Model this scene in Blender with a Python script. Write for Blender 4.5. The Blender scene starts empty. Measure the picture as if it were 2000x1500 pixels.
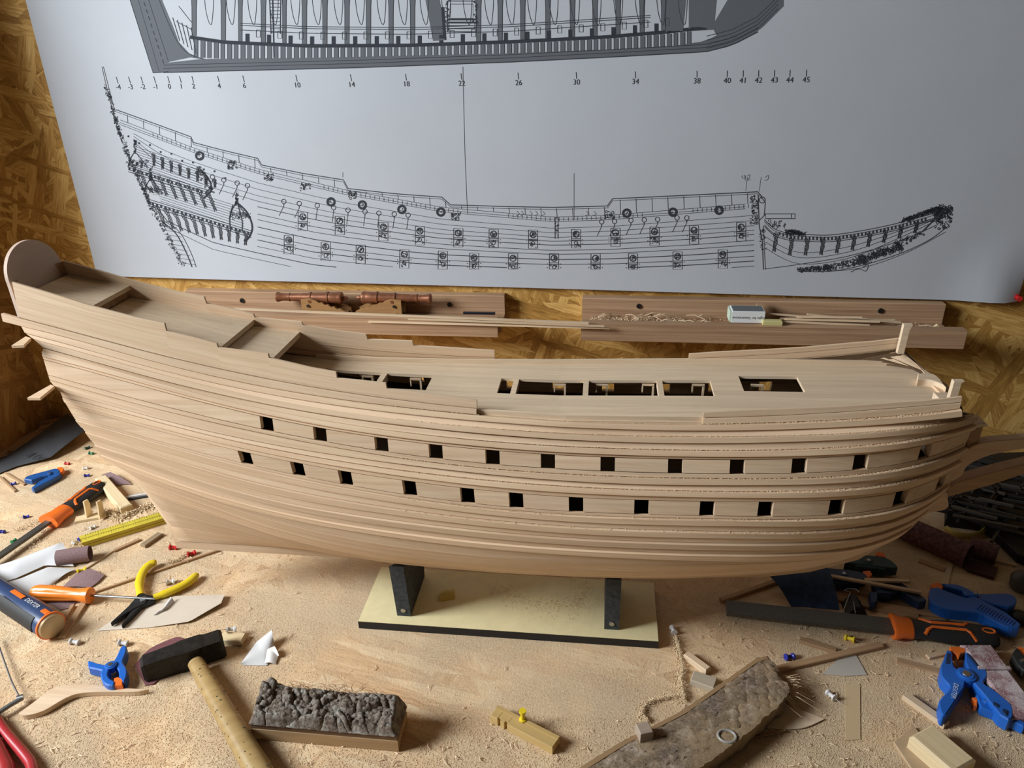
import bpy, bmesh, math, random
import numpy as np
from mathutils import Vector, Matrix
random.seed(7); np.random.seed(7)
D=bpy.data; S=bpy.context.scene; COL=S.collection
R=math.radians
# ------------------------------------------------------------------ camera
F=1486.0; CX,CY=1000.0,750.0; H=0.80
_Z=np.array([-75.,-3186.,-F]); _Z/=np.linalg.norm(_Z)
_Y=np.array([190.,-685.,F]); _Y/=np.linalg.norm(_Y); _Y=_Y-_Z*(_Y@_Z); _Y/=np.linalg.norm(_Y)
_X=np.cross(_Y,_Z)
RM=np.stack([_X,_Y,_Z],1)                       # world -> lens axes (right, down, forward)
O=np.array([0,0,H])
cam=D.objects.new('camera',D.cameras.new('camera')); COL.objects.link(cam); S.camera=cam
cam.data.sensor_width=36; cam.data.lens=36*F/2000; cam.data.clip_start=.02
cm=Matrix.Identity(4)
for i in range(3):
    cm[i][0]=RM[0,i]; cm[i][1]=-RM[1,i]; cm[i][2]=-RM[2,i]
cm.translation=(0,0,H); cam.matrix_world=cm
# ------------------------------------------------------------------ world, light, exposure
W=D.worlds.new('world'); S.world=W; W.use_nodes=True
W.node_tree.nodes['Background'].inputs[0].default_value=(.95,.80,.62,1)
W.node_tree.nodes['Background'].inputs[1].default_value=.034
def area(name,loc,target,sx,sy,power,col):
    l=D.lights.new(name,'AREA'); l.shape='RECTANGLE'; l.size=sx; l.size_y=sy; l.energy=power; l.color=col
    o=D.objects.new(name,l); COL.objects.link(o); o.location=loc
    d=Vector(target)-Vector(loc); o.rotation_euler=d.to_track_quat('-Z','Y').to_euler(); return o
area('window_daylight',(-2.2,.17,1.34),(0,.75,.2),.85,.9,96,(.90,.955,1.0))
S.view_settings.view_transform='Standard'; S.view_settings.look='None'; S.view_settings.gamma=1
S.view_settings.exposure=0.0; S.view_settings.use_curve_mapping=False
# ------------------------------------------------------------------ geometry helpers
def ray(px,py): return RM.T@np.array([(px-CX)/F,(py-CY)/F,1.])
def tz(px,py,z=0.): d=ray(px,py); return O+d*((z-H)/d[2])      # point on a level plane
def ty(px,py,y): d=ray(px,py); return O+d*(y/d[1])             # point on an upright plane along the wall
def pix(P):
    c=RM@(np.asarray(P,float)-O); return CX+F*c[0]/c[2],CY+F*c[1]/c[2]
class MB:
    def __init__(s): s.v=[]; s.f=[]; s.m=[]; s.mi=0
    def add(s,vs,fs):
        o=len(s.v); s.v+= [tuple(map(float,v)) for v in vs]
        for f in fs: s.f.append(tuple(i+o for i in f)); s.m.append(s.mi)
        return s
    def box(s,x0,x1,y0,y1,z0,z1,M=None,c=0):
        if c:
            a=[(x0+c,y0+c),(x1-c,y0+c),(x1-c,y1-c),(x0+c,y1-c)]; b=[(x0,y0),(x1,y0),(x1,y1),(x0,y1)]
            vs=[(*p,z0) for p in a]+[(*p,z0+c) for p in b]+[(*p,z1-c) for p in b]+[(*p,z1) for p in a]
            fs=[(3,2,1,0),(12,13,14,15)]
            for k in range(3):
                for i in range(4):
                    j=(i+1)%4; fs.append((4*k+i,4*k+j,4*k+4+j,4*k+4+i))
        else:
            vs=[(x0,y0,z0),(x1,y0,z0),(x1,y1,z0),(x0,y1,z0),(x0,y0,z1),(x1,y0,z1),(x1,y1,z1),(x0,y1,z1)]
            fs=[(3,2,1,0),(4,5,6,7),(0,1,5,4),(1,2,6,5),(2,3,7,6),(3,0,4,7)]
        if M is not None: vs=[M@Vector(v) for v in vs]
        return s.add(vs,fs)
    def prism(s,poly,z0,z1,M=None,c=0):
        n=len(poly); ar=sum(poly[i][0]*poly[(i+1)%n][1]-poly[(i+1)%n][0]*poly[i][1] for i in range(n))
        if ar<0: poly=poly[::-1]
        rings=[(poly,z0),(poly,z1)]
        if c:
            cx=sum(p[0] for p in poly)/n; cy=sum(p[1] for p in poly)/n
            ins=[]
            for i in range(n):
                p,a,b=np.array(poly[i][:2]),np.array(poly[i-1][:2]),np.array(poly[(i+1)%n][:2])
                e1=p-a; e2=b-p; e1=e1/(np.linalg.norm(e1)+1e-9); e2=e2/(np.linalg.norm(e2)+1e-9)
                nrm=np.array([-e1[1]-e2[1],e1[0]+e2[0]]); nrm/=np.linalg.norm(nrm)+1e-9
                ins.append(tuple(p+nrm*c))
            rings=[(ins,z0),(poly,z0+c),(poly,z1-c),(ins,z1)]
        vs=[]; fs=[]
        for q,z in rings: vs+=[(x[0],x[1],z) for x in q]
        fs.append(tuple(range(n))[::-1]); k=len(rings)-1; fs.append(tuple(range(k*n,k*n+n)))
        for r in range(k):
            for i in range(n):
                j=(i+1)%n; fs.append((r*n+i,r*n+j,r*n+n+j,r*n+n+i))
        if M is not None: vs=[M@Vector(v) for v in vs]
        return s.add(vs,fs)
    def lathe(s,prof,M=None,n=16,sy=1.,sz=1.):        # prof [(x,r)] around local x
        vs=[];fs=[]
        for x,r in prof:
            for i in range(n):
                a=2*math.pi*i/n; vs.append((x,r*math.cos(a)*sy,r*math.sin(a)*sz))
        m=len(prof)
        for k in range(m-1):
            for i in range(n):
                j=(i+1)%n; fs.append((k*n+i,k*n+j,k*n+n+j,k*n+n+i))
        fs.append(tuple(range(n))); fs.append(tuple(range((m-1)*n,m*n))[::-1])
        fs=[f[::-1] for f in fs]
        if M is not None: vs=[M@Vector(v) for v in vs]
        return s.add(vs,fs)
    def tube(s,pts,rad,n=8,flat=1.,up=(0,0,1)):
        pts=[Vector(p) for p in pts]; m=len(pts)
        if not hasattr(rad,'__len__'): rad=[rad]*m
        vs=[];fs=[]
        for k,p in enumerate(pts):
            t=(pts[min(k+1,m-1)]-pts[max(k-1,0)]).normalized()
            a=t.cross(Vector(up))
            if a.length<1e-4: a=t.cross(Vector((1,0,0)))
            a.normalize(); b=a.cross(t)
            for i in range(n):
                w=2*math.pi*i/n; vs.append(p+a*math.cos(w)*rad[k]+b*math.sin(w)*rad[k]*flat)
        for k in range(m-1):
            for i in range(n):
                j=(i+1)%n; fs.append((k*n+i,k*n+j,k*n+n+j,k*n+n+i))
        fs.append(tuple(range(n))[::-1]); fs.append(tuple(range((m-1)*n,m*n)))
        return s.add(vs,fs)
    def sheet(s,grid,th):                              # thin shell from a grid of points (rows of equal length)
        a=len(grid); b=len(grid[0]); P=np.array(grid,float)
        du=np.gradient(P,axis=0); dv=np.gradient(P,axis=1); N=np.cross(du,dv); N/=np.linalg.norm(N,axis=2,keepdims=True)+1e-12
        if N[...,2].mean()<0: N=-N
        top=P+N*th/2; bot=P-N*th/2
        vs=[tuple(p) for p in top.reshape(-1,3)]+[tuple(p) for p in bot.reshape(-1,3)]; o=a*b; fs=[]
        for i in range(a-1):
            for j in range(b-1):
                k=i*b+j; fs.append((k,k+1,k+b+1,k+b)); fs.append((o+k+b,o+k+b+1,o+k+1,o+k))
        edge=[(0,j) for j in range(b)]+[(i,b-1) for i in range(1,a)]+[(a-1,j) for j in range(b-2,-1,-1)]+[(i,0) for i in range(a-2,0,-1)]
        E=[i*b+j for i,j in edge]
        for q in range(len(E)):
            k,l=E[q],E[(q+1)%len(E)]; fs.append((k,o+k,o+l,l))
        return s.add(vs,fs)
    def mesh(s,name,mats,smooth=None):
        me=D.meshes.new(name); me.from_pydata(s.v,[],s.f)
        for m in (mats if isinstance(mats,(list,tuple)) else [mats]): me.materials.append(m)
        if any(s.m): me.polygons.foreach_set('material_index',s.m)
        bm=bmesh.new(); bm.from_mesh(me); bmesh.ops.recalc_face_normals(bm,faces=bm.faces); bm.to_mesh(me); bm.free()
        if smooth is not None:
            me.shade_smooth(); me.set_sharp_from_angle(angle=R(smooth))
        me.update(); return me
def link(name,me,parent=None,label=None):
    o=D.objects.new(name,me); COL.objects.link(o)
    if parent is not None: o.parent=parent
    if label: o['label']=label
    return o
def part(name,mb,mat,parent,label=None,smooth=None): return link(name,mb.mesh(name,mat,smooth),parent,label)
def tag(o,label,cat,group=None):
    o['label']=label; o['category']=cat
    if group: o['group']=group
    return o
def thing(name,label,cat,loc=(0,0,0),rz=0,group=None):
    o=D.objects.new(name,None); o.empty_display_size=.01; COL.objects.link(o); o.location=Vector(loc); o.rotation_euler=(0,0,rz)
    return tag(o,label,cat,group)
def solo(name,mb,mat,label,cat,loc=(0,0,0),rz=0,group=None,smooth=None):
    o=link(name,mb.mesh(name,mat,smooth)); o.location=Vector(loc); o.rotation_euler=(0,0,rz); return tag(o,label,cat,group)
def struct(name,mb,mat,smooth=None):
    o=link(name,mb.mesh(name,mat,smooth)); o['kind']='structure'; return o
def ab(a,b,z=0.):                                      # table frame from two photographed points: origin, heading, length
    A=tz(*a,z); B=tz(*b,z); d=B-A; return A,math.atan2(d[1],d[0]),float(np.linalg.norm(d))
def lerp(a,b,t): return a+(b-a)*t
# ------------------------------------------------------------------ materials
def newmat(name):
    m=D.materials.new(name); m.use_nodes=True; nt=m.node_tree; b=nt.nodes['Principled BSDF']; return m,nt,b
def N(nt,t,**k):
    n=nt.nodes.new(t)
    for a,v in k.items():
        if a in n.inputs: n.inputs[a].default_value=v
        else: setattr(n,a,v)
    return n
def coords(nt,scale=(1,1,1),rot=(0,0,0),src='Object'):
    tc=N(nt,'ShaderNodeTexCoord'); mp=N(nt,'ShaderNodeMapping'); mp.inputs['Scale'].default_value=scale; mp.inputs['Rotation'].default_value=rot
    nt.links.new(tc.outputs[src],mp.inputs[0]); return mp.outputs[0]
def ramp(nt,fac,stops):
    r=N(nt,'ShaderNodeValToRGB'); e=r.color_ramp.elements
    while len(e)<len(stops): e.new(.5)
    for k,(p,c) in enumerate(stops): e[k].position=p; e[k].color=(*c,1)
    nt.links.new(fac,r.inputs[0]); return r.outputs[0]
def mixc(nt,fac,a,b,mode='MIX'):
    m=N(nt,'ShaderNodeMix',data_type='RGBA',blend_type=mode)
    for i,v in ((0,fac),(6,a),(7,b)):
        if hasattr(v,'is_output'): nt.links.new(v,m.inputs[i])
        else: m.inputs[i].default_value=v if i==0 else (*v,1)
    return m.outputs[2]
def bump(nt,b,h,strength=.3,dist=.001):
    n=N(nt,'ShaderNodeBump',Strength=strength,Distance=dist); nt.links.new(h,n.inputs['Height']); nt.links.new(n.outputs[0],b.inputs['Normal'])
def math_(nt,op,a,b=None):
    n=N(nt,'ShaderNodeMath',operation=op)
    for i,v in ((0,a),(1,b)):
        if v is None: continue
        if hasattr(v,'is_output'): nt.links.new(v,n.inputs[i])
        else: n.inputs[i].default_value=v
    return n.outputs[0]
def noise(nt,vec,scale,detail=3,rough=.55,dist=0):
    n=N(nt,'ShaderNodeTexNoise',Scale=scale,Detail=detail,Roughness=rough,Distortion=dist); nt.links.new(vec,n.inputs['Vector']); return n.outputs['Fac']
def wood(name,light,dark,scale=(4,110,110),vary=.25,rough=.62,ring=.5,crack=0.,bumpy=.12,tint=None,src='Object'):
    m,nt,b=newmat(name)
    v=coords(nt,scale,src=src); g=noise(nt,v,1,5,.65,.6)
    v2=coords(nt,tuple(s*(.4 if i else .25) for i,s in enumerate(scale)),src=src); g2=noise(nt,v2,1,3,.5,1.0)
    c=ramp(nt,g,[(.3,dark),(.68,light)])
    c2=ramp(nt,g2,[(.3,tuple(x*.82 for x in light)),(.65,tint or light)])
    c=mixc(nt,ring,c,c2)
    oi=N(nt,'ShaderNodeObjectInfo'); k=math_(nt,'MULTIPLY_ADD',oi.outputs['Random'],vary); nt.nodes[-1].inputs[2].default_value=1-vary*.6
    cc=N(nt,'ShaderNodeCombineColor')
    for i in range(3): nt.links.new(k,cc.inputs[i])
    c=mixc(nt,1.,c,cc.outputs[0],'MULTIPLY')
    if crack:
        v3=coords(nt,tuple(s*(.55 if i else 2.2) for i,s in enumerate(scale)),src=src); q=noise(nt,v3,1,2,.5,.4)
        q=ramp(nt,q,[(.20,(1,1,1)),(.235,(0,0,0))]); c=mixc(nt,math_(nt,'MULTIPLY',q,crack),c,tuple(x*.28 for x in dark))
    nt.links.new(c,b.inputs['Base Color']); b.inputs['Roughness'].default_value=rough; b.inputs['Specular IOR Level'].default_value=.25
    bump(nt,b,g,bumpy,.0006); return m
def plain(name,col,rough=.45,metal=0.,spec=.5,var=0.,scale=300,bumpy=0.):
    m,nt,b=newmat(name); b.inputs['Base Color'].default_value=(*col,1); b.inputs['Roughness'].default_value=rough; b.inputs['Metallic'].default_value=metal
    b.inputs['Specular IOR Level'].default_value=spec
    if var or bumpy:
        n=noise(nt,coords(nt),scale,4,.6)
        if var: nt.links.new(ramp(nt,n,[(.3,tuple(x*(1-var) for x in col)),(.7,tuple(min(1,x*(1+var)) for x in col))]),b.inputs['Base Color'])
        if bumpy: bump(nt,b,n,bumpy,.001)
    return m
def strand_layers(nt,vec,cols,size,n=6):
    """oriented strands: cells stretched in several directions, the later laid over the earlier"""
    out=None; hgt=None
    wn=N(nt,'ShaderNodeTexNoise',Scale=size*.8,Detail=3); nt.links.new(vec,wn.inputs['Vector']); wv=N(nt,'ShaderNodeVectorMath',operation='MULTIPLY_ADD'); nt.links.new(wn.outputs['Color'],wv.inputs[0]); wv.inputs[1].default_value=(.45/size,.45/size,0); nt.links.new(vec,wv.inputs[2]); vec=wv.outputs[0]
    for k in range(n):
        mp=N(nt,'ShaderNodeMapping'); mp.inputs['Rotation'].default_value=(0,0,R(23+k*67+17*(k%2))); mp.inputs['Location'].default_value=(k*3.1,k*1.7,0)
        nt.links.new(vec,mp.inputs[0])
        wb=N(nt,'ShaderNodeMapping'); wb.inputs['Scale'].default_value=(size*.13,size*1.0,1); nt.links.new(mp.outputs[0],wb.inputs[0])
        vo=N(nt,'ShaderNodeTexVoronoi',Scale=1.,Randomness=1.); vo.voronoi_dimensions='2D'; nt.links.new(wb.outputs[0],vo.inputs['Vector'])
        sp=N(nt,'ShaderNodeSeparateColor'); nt.links.new(vo.outputs['Color'],sp.inputs[0])
        gr=N(nt,'ShaderNodeMapping'); gr.inputs['Scale'].default_value=(size*.4,size*5,1); nt.links.new(mp.outputs[0],gr.inputs[0])
        g=noise(nt,gr.outputs[0],1,4,.65,.4)
        f=math_(nt,'ADD',math_(nt,'MULTIPLY',sp.outputs[0],.28),math_(nt,'MULTIPLY',g,.72))
        c=ramp(nt,f,[(.22,cols[0]),(.48,cols[1]),(.62,cols[2]),(.85,cols[3])])
        if out is None: out=c; hgt=sp.outputs[0]
        else:
            mask=math_(nt,'GREATER_THAN',sp.outputs[1],.62)
            out=mixc(nt,mask,out,c)
            mh=N(nt,'ShaderNodeMix'); nt.links.new(mask,mh.inputs[0]); nt.links.new(hgt,mh.inputs[2]); nt.links.new(sp.outputs[0],mh.inputs[3]); hgt=mh.outputs[0]
    return out,hgt
def osb(name,cols,size,swz=None,dust=None,rough=.6):
    m,nt,b=newmat(name); tc=N(nt,'ShaderNodeTexCoord'); vec=tc.outputs['Object']
    if swz:
        sx=N(nt,'ShaderNodeSeparateXYZ'); nt.links.new(vec,sx.inputs[0]); cx=N(nt,'ShaderNodeCombineXYZ')
        nt.links.new(sx.outputs[swz[0]],cx.inputs[0]); nt.links.new(sx.outputs[swz[1]],cx.inputs[1]); vec=cx.outputs[0]
    c,h=strand_layers(nt,vec,cols,size)
    if dust:
        d1=noise(nt,vec,5.,4,.6,.3); d2=noise(nt,vec,330,5,.8)
        mask=ramp(nt,d1,[(.34,(.10,)*3),(.60,(.85,)*3)])
        dc=ramp(nt,d2,[(.36,dust[0]),(.62,dust[1])]); c=mixc(nt,mask,c,dc)
        hh=math_(nt,'ADD',math_(nt,'MULTIPLY',h,.25),math_(nt,'MULTIPLY',math_(nt,'MULTIPLY',d2,mask),1.1)); bump(nt,b,hh,.9,.0035)
    else: bump(nt,b,h,.25,.001)
    nt.links.new(c,b.inputs['Base Color']); b.inputs['Roughness'].default_value=rough; b.inputs['Specular IOR Level'].default_value=.2; return m
M={}
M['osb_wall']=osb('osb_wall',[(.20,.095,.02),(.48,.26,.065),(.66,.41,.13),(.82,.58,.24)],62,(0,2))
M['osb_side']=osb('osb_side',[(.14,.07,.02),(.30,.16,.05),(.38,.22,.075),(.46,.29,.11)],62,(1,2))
M['osb_table']=osb('osb_table',[(.44,.24,.11),(.76,.50,.27),(.86,.63,.38),(.94,.77,.52)],52,(0,1),dust=[(.64,.46,.275),(.94,.75,.52)],rough=.8)
M['hull']=wood('hull_wood',(.87,.67,.46),(.60,.36,.195),(7,150,150),.2,.6,.5,.0,.10,(.85,.66,.46))
M['hull2']=wood('hull_wood_b',(.82,.63,.44),(.52,.33,.19),(7,190,190),.14,.6,.45,.5,.14,(.80,.58,.38))
M['wale']=wood('wale_wood',(.87,.65,.44),(.58,.345,.185),(7,170,170),.18,.6,.5,.0,.10,(.80,.60,.40))
M['hull_s']=wood('hull_strake',(.87,.67,.46),(.58,.345,.185),(6,170,1),.2,.6,.5,.25,.10,(.84,.64,.45),src='UV')
M['hull2_s']=wood('hull_strake_b',(.83,.63,.43),(.52,.32,.175),(6,190,1),.16,.6,.45,.8,.14,(.80,.58,.38),src='UV')
M['wale_s']=wood('wale_strake',(.87,.65,.44),(.56,.33,.175),(6,180,1),.18,.6,.5,.2,.10,(.80,.60,.40),src='UV')
M['deck']=wood('deck_wood',(.82,.65,.46),(.60,.44,.29),(7,200,200),.10,.65,.45,.0,.12)
M['tray']=wood('oak_board',(.56,.36,.215),(.22,.11,.055),(3,4,210),.12,.6,.25,.5,.2,(.55,.36,.22))
M['strip']=wood('pale_strip',(.80,.62,.42),(.62,.42,.24),(8,200,200),.3,.6)
M['block']=wood('pale_block',(.84,.68,.42),(.66,.46,.24),(8,220,220),.2,.6)
M['brown']=wood('brown_offcut',(.50,.32,.18),(.30,.17,.08),(8,200,200),.3,.6)
M['paper']=plain('paper',(.50,.525,.565),.75,0,.2,.025,6)
M['ink']=plain('ink',(.045,.05,.06),.8,0,.1)
M['black']=plain('black_plastic',(.012,.012,.014),.5,0,.4)
M['steel']=plain('steel',(.42,.42,.42),.35,1.)
M['screw']=plain('dark_screw',(.05,.05,.05),.4,.8)
M['red']=plain('red_plastic',(.55,.02,.02),.35)
M['yellow']=plain('yellow_plastic',(.80,.60,.02),.4)
M['orange']=plain('orange_plastic',(.85,.17,.02),.4)
M['blue']=plain('blue_plastic',(.012,.12,.50),.4,0,.5)
# ------------------------------------------------------------------ setting
YW=1.437
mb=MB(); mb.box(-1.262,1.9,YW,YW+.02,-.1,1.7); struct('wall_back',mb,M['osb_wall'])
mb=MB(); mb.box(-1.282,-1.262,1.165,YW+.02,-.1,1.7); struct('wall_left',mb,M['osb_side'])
bench=thing('workbench','pale OSB workbench top dusted with sawdust under the ship model','workbench',(0,.8,0))
mb=MB(); mb.box(-1.262,1.7,-.62,.637,-.022,0); part('bench_top',mb,M['osb_table'],bench)
mb=MB()
for x in (-1.2,1.6):
    mb.box(x-.03,x+.03,-.6,-.54,-.75,-.022); mb.box(x-.03,x+.03,.56,.62,-.75,-.022)
part('frame',mb,M['brown'],bench)
mb=MB(); mb.box(-4,4,-4,1.5,-.77,-.75); struct('floor',mb,plain('floor_grey',(.25,.23,.21),.8))
# ------------------------------------------------------------------ plan sheet with its printed drawings
def W_(px,py,y=YW-.006): p=ty(px,py,y); return p[0],p[2]
PX0,PX1=W_(125,300)[0],W_(1990,400)[0]; 
PBL=W_(192,537); PBR=W_(1984,588); PTL=W_(50,-4)
def sheet_y(x,z):
    u=(x-PBL[0])/(PBR[0]-PBL[0]); zb=PBL[1]+(PBR[1]-PBL[1])*u; v=z-zb
    y=YW-.007-.006*math.exp(-max(v,0)/.05)*(.4+.6*math.sin(3.1*u+.4)**2)-.0025*math.sin(9*u+.6)*math.exp(-max(v,0)/.25)
    cr=max(0,1-math.hypot((1-u)*1.9,v)/.16)
    y-=.030*cr*cr*max(0,math.sin(min(1,(1-u)*14)*math.pi*.9))
    return y
sheet=thing('plan_sheet','large white paper sheet printed with two black ship drawings pinned to the wall','poster',(-.1,YW-.006,.75))
def sh(x,z,o=0): return (x+.1,sheet_y(x,z)-o-(YW-.006),z-.75)
g=[]
for j in range(46):
    v=j/45; row=[]
    for i in range(71):
        u=i/70; xb=PBL[0]+(PBR[0]-PBL[0])*u; zb=PBL[1]+(PBR[1]-PBL[1])*u
        x=xb+(PTL[0]-PBL[0])*v*(1-u)*1.5+.02*v*u; z=zb+v*v*.35+v*.32
        row.append(sh(x,z))
    g.append(row)
mb=MB(); mb.sheet(g,.0004); part('paper',mb,M['paper'],sheet,smooth=60)
class Ink:
    def __init__(s): s.mb=MB()
    def line(s,pts,w=1.1,step=30):
        q=[]
        for (a,b) in zip(pts[:-1],pts[1:]):
            n=max(1,int(math.hypot(b[0]-a[0],b[1]-a[1])/step))
            for k in range(n): q.append((lerp(a[0],b[0],k/n),lerp(a[1],b[1],k/n)))
        q.append(pts[-1]); P=[np.array(W_(*p)) for p in q]; h=w*.00054; vs=[]
        for k,p in enumerate(P):
            t=P[min(k+1,len(P)-1)]-P[max(k-1,0)]; L=np.linalg.norm(t)+1e-9; n=np.array([-t[1],t[0]])/L*h
            for sgn in (1,-1): x,z=p+n*sgn; vs.append(sh(x,z,.0005))
        s.mb.add(vs,[(2*k,2*k+1,2*k+3,2*k+2) for k in range(len(P)-1)]); return s
    def curve(s,pts,w=1.1,n=12):
        P=[np.array(p,float) for p in pts]; out=[]
        for k in range(len(P)-1):
            p0,p1,p2,p3=P[max(k-1,0)],P[k],P[k+1],P[min(k+2,len(P)-1)]
            for t in np.arange(0,1,1/n):
                out.append(tuple(.5*((2*p1)+(p2-p0)*t+(2*p0-5*p1+4*p2-p3)*t*t+(3*p1-p0-3*p2+p3)*t**3)))
        out.append(tuple(P[-1])); return s.line(out,w)
    def fill(s,poly,step=None):
        vs=[sh(*W_(*p),.00045) for p in poly]; s.mb.add(vs,[tuple(range(len(vs)))]); return s
    def rect(s,x0,y0,x1,y1,w=1.): return s.line([(x0,y0),(x1,y0),(x1,y1),(x0,y1),(x0,y0)],w)
    def disc(s,x,y,r,n=10): return s.fill([(x+r*math.cos(2*math.pi*k/n),y+r*math.sin(2*math.pi*k/n)) for k in range(n)])
    def ring(s,x,y,r,w=1.2,n=12): return s.line([(x+r*math.cos(2*math.pi*k/n),y+r*math.sin(2*math.pi*k/n)) for k in range(n+1)],w)
    def scrib(s,x0,y0,x1,y1,n,w=1.,r=5,rng=random):
        for k in range(n):
            x=rng.uniform(x0,x1); y=rng.uniform(y0,y1)
            if k%2: s.ring(x,y,rng.uniform(.8,r*.55),w*.8,6); continue
            r_=r*.6; s.line([(x,y),(x+rng.uniform(-r_,r_),y+rng.uniform(-r_,r_)),(x+rng.uniform(-r_,r_),y+rng.uniform(-r_,r_))],w*.85)
        return s
    def band(s,a,b,dens,w=1.1,wid=6,r=4):            # dense ornament along a line
        L=math.hypot(b[0]-a[0],b[1]-a[1])
        for k in range(int(L*dens)):
            t=random.random(); x=lerp(a[0],b[0],t)+random.uniform(-wid,wid)*.5; y=lerp(a[1],b[1],t)+random.uniform(-wid,wid)*.5
            if k%2: s.ring(x,y,random.uniform(.8,r*.5),w*.75,6)
            else: s.line([(x,y),(x+random.uniform(-r,r)*.6,y+random.uniform(-r,r)*.6)],w*.85)
        return s
def herm(I,a,b,w):                                   # carved figure post: tapering waved outline, dark inside
    n=9; L=[];Rr=[]; dx,dy=b[0]-a[0],b[1]-a[1]; q=math.hypot(dx,dy); nx,ny=-dy/q,dx/q
    for k in range(n+1):
        t=k/n; ww=w*(.55+.45*abs(math.sin(t*7.5+.7)))*(1.1-.45*t); x,y=lerp(a[0],b[0],t)+math.sin(t*5)*w*.3,lerp(a[1],b[1],t); L.append((x+nx*ww,y+ny*ww)); Rr.append((x-nx*ww,y-ny*ww))
    I.line(L,1.1).line(Rr,1.1)
    for k in range(n): I.line([L[k],Rr[k+1]],1.0); I.ring(lerp(L[k][0],Rr[k][0],.5),lerp(L[k][1],Rr[k][1],.5),w*.35,.9,6)
CI=lambda x,xs,ys: float(np.interp(x,xs,ys))
# --- lower drawing: hull in profile
I=Ink()
rail=[(228,214),(300,240),(374,267),(379,278),(440,294),(504,309),(512,322),(590,338),(671,351),(680,368),(770,378),(863,385),(880,400),(980,403),(1080,405),(1186,402),(1196,388),(1340,381),(1479,374),(1488,384)]
I.line(rail,1.5); I.line([(x,y+4) for x,y in rail],.8)
r2x=[236,375,505,672,865,1080,1190,1480]; r2y=[234,287,330,370,405,424,420,396]
low=lambda x:CI(x,r2x,r2y)
for o in (0,5,9): I.line([(x,low(x)+o) for x in range(236,1478,23)],.8)
for x in range(250,1475,31): I.line([(x,CI(x,[p[0] for p in rail],[p[1] for p in rail])+2),(x+1,low(x))],.8)
for x in range(300,1475,9): 
    if (x//90)%4!=2: I.line([(x,low(x)+1),(x,low(x)+8)],.7)
lowx=[262,320,420,610,800,1000,1200,1350,1480]; lowy=[330,452,500,540,556,560,560,556,548]
sx=lambda y:CI(y,[214,300,400,440,490,515],[228,250,300,322,345,362])
for t,w in ((.10,.8),(.17,.8),(.24,.8),(.30,.9),(.36,1.2),(.44,1.),(.50,1.),(.58,1.4),(.655,1.),(.72,1.4),(.79,.9),(.86,1.4),(.93,.9)):
    pts=[]
    for x in range(240,1487,22):
        y=lerp(low(x)+9,CI(x,lowx,lowy),t)
        if t>.3 and x<500 and t<.8: continue
        if x<sx(y)+4 or y>522: 
            if len(pts)>1: I.line(pts,w)
            pts=[]; continue
        pts.append((x,y))
    if len(pts)>1: I.line(pts,w)
I.line([(200,130),(208,165),(220,212)],.9).line([(203,130),(212,165),(224,212)],.9)
I.band((206,165),(222,210),1.2,1,7).band((220,212),(250,300),1.6,1.2,8).band((250,300),(300,410),1.5,1.2,7).band((300,410),(362,518),1.0,1.0,9)
for y in range(430,516,9): I.line([(sx(y)-6,y),(sx(y)+26,y+5)],.8)
I.curve([(318,432),(345,455),(365,490),(378,520)],2.2).curve([(324,432),(352,452),(374,490),(386,520)],1.2)
for (a,b) in (((252,322),(410,372)),((290,388),(492,450))):
    for o in (0,4,9,13): I.line([(a[0],a[1]+o),(b[0],b[1]+o)],1.3)
    n=int((b[0]-a[0])/8)
    for k in range(n): x=lerp(a[0],b[0],k/n); y=lerp(a[1],b[1],k/n); I.fill([(x,y+4),(x+4,y+5.2),(x+4,y+10),(x,y+9)])
    for o in range(-44,0,5): I.line([(a[0]+26+o*.3,a[1]+o+8),(b[0]-14,b[1]+o)],.8)
for k in range(8): herm(I,(272+k*19,332+k*6),(291+k*19,370+k*6),3.4); herm(I,(300+k*17,300+k*7),(303+k*17,324+k*6),3.)
for k in range(11): herm(I,(306+k*17.5,402+k*5.2),(327+k*15.5,444+k*3.4),3.6)
for x,y in ((265,300),(296,352),(463,400)):
    I.curve([(x-14,y+26),(x-8,y+8),(x,y-2),(x+10,y+8),(x+24,y+26)],1.6).band((x,y-26),(x,y),1.6,1.4,4).band((x-12,y+20),(x+22,y+20),2,1.2,14)
I.curve([(392,330),(408,348),(414,370),(400,386)],3).band((388,330),(414,372),2,1.3,12)
I.curve([(464,395),(484,415),(494,442),(488,462),(478,470)],3.4).curve([(456,400),(450,425),(452,450)],2.4).curve([(466,400),(474,430),(474,452)],2)
for k in range(10): I.disc(252+k*21,266+k*8.5+(k%2)*5,2.2,6)
up=[(592,432),(664,440),(749,452),(820,460),(895,464),(964,466),(1041,467),(1125,466),(1202,463),(1278,461),(1355,458),(1447,452)]
lw=[(565,477),(637,490),(705,496),(790,505),(865,508),(926,512),(1002,513),(1082,513),(1163,513),(1236,513),(1323,509),(1411,505)]
for i,(x,y) in enumerate(up+lw):
    yb=min(y+18,525); I.rect(x-9,y-18,x+9,yb,1.); I.line([(x-9,y),(x+9,y)],1.2); I.ring(x,y-9,6,1.8).scrib(x-4,y-13,x+4,y-5,9,1.3,4); [I.disc(x+q*13,y+2+p*7,1.1,5) for q in (-1,1) for p in range(2)]; 
    if yb-y>7: I.scrib(x-7,y+3,x+7,yb-3,9,1.1,4).ring(x,y+8,3.5,1.2,8).line([(x-9,y+3),(x+9,y+3)],1.4)
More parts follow.
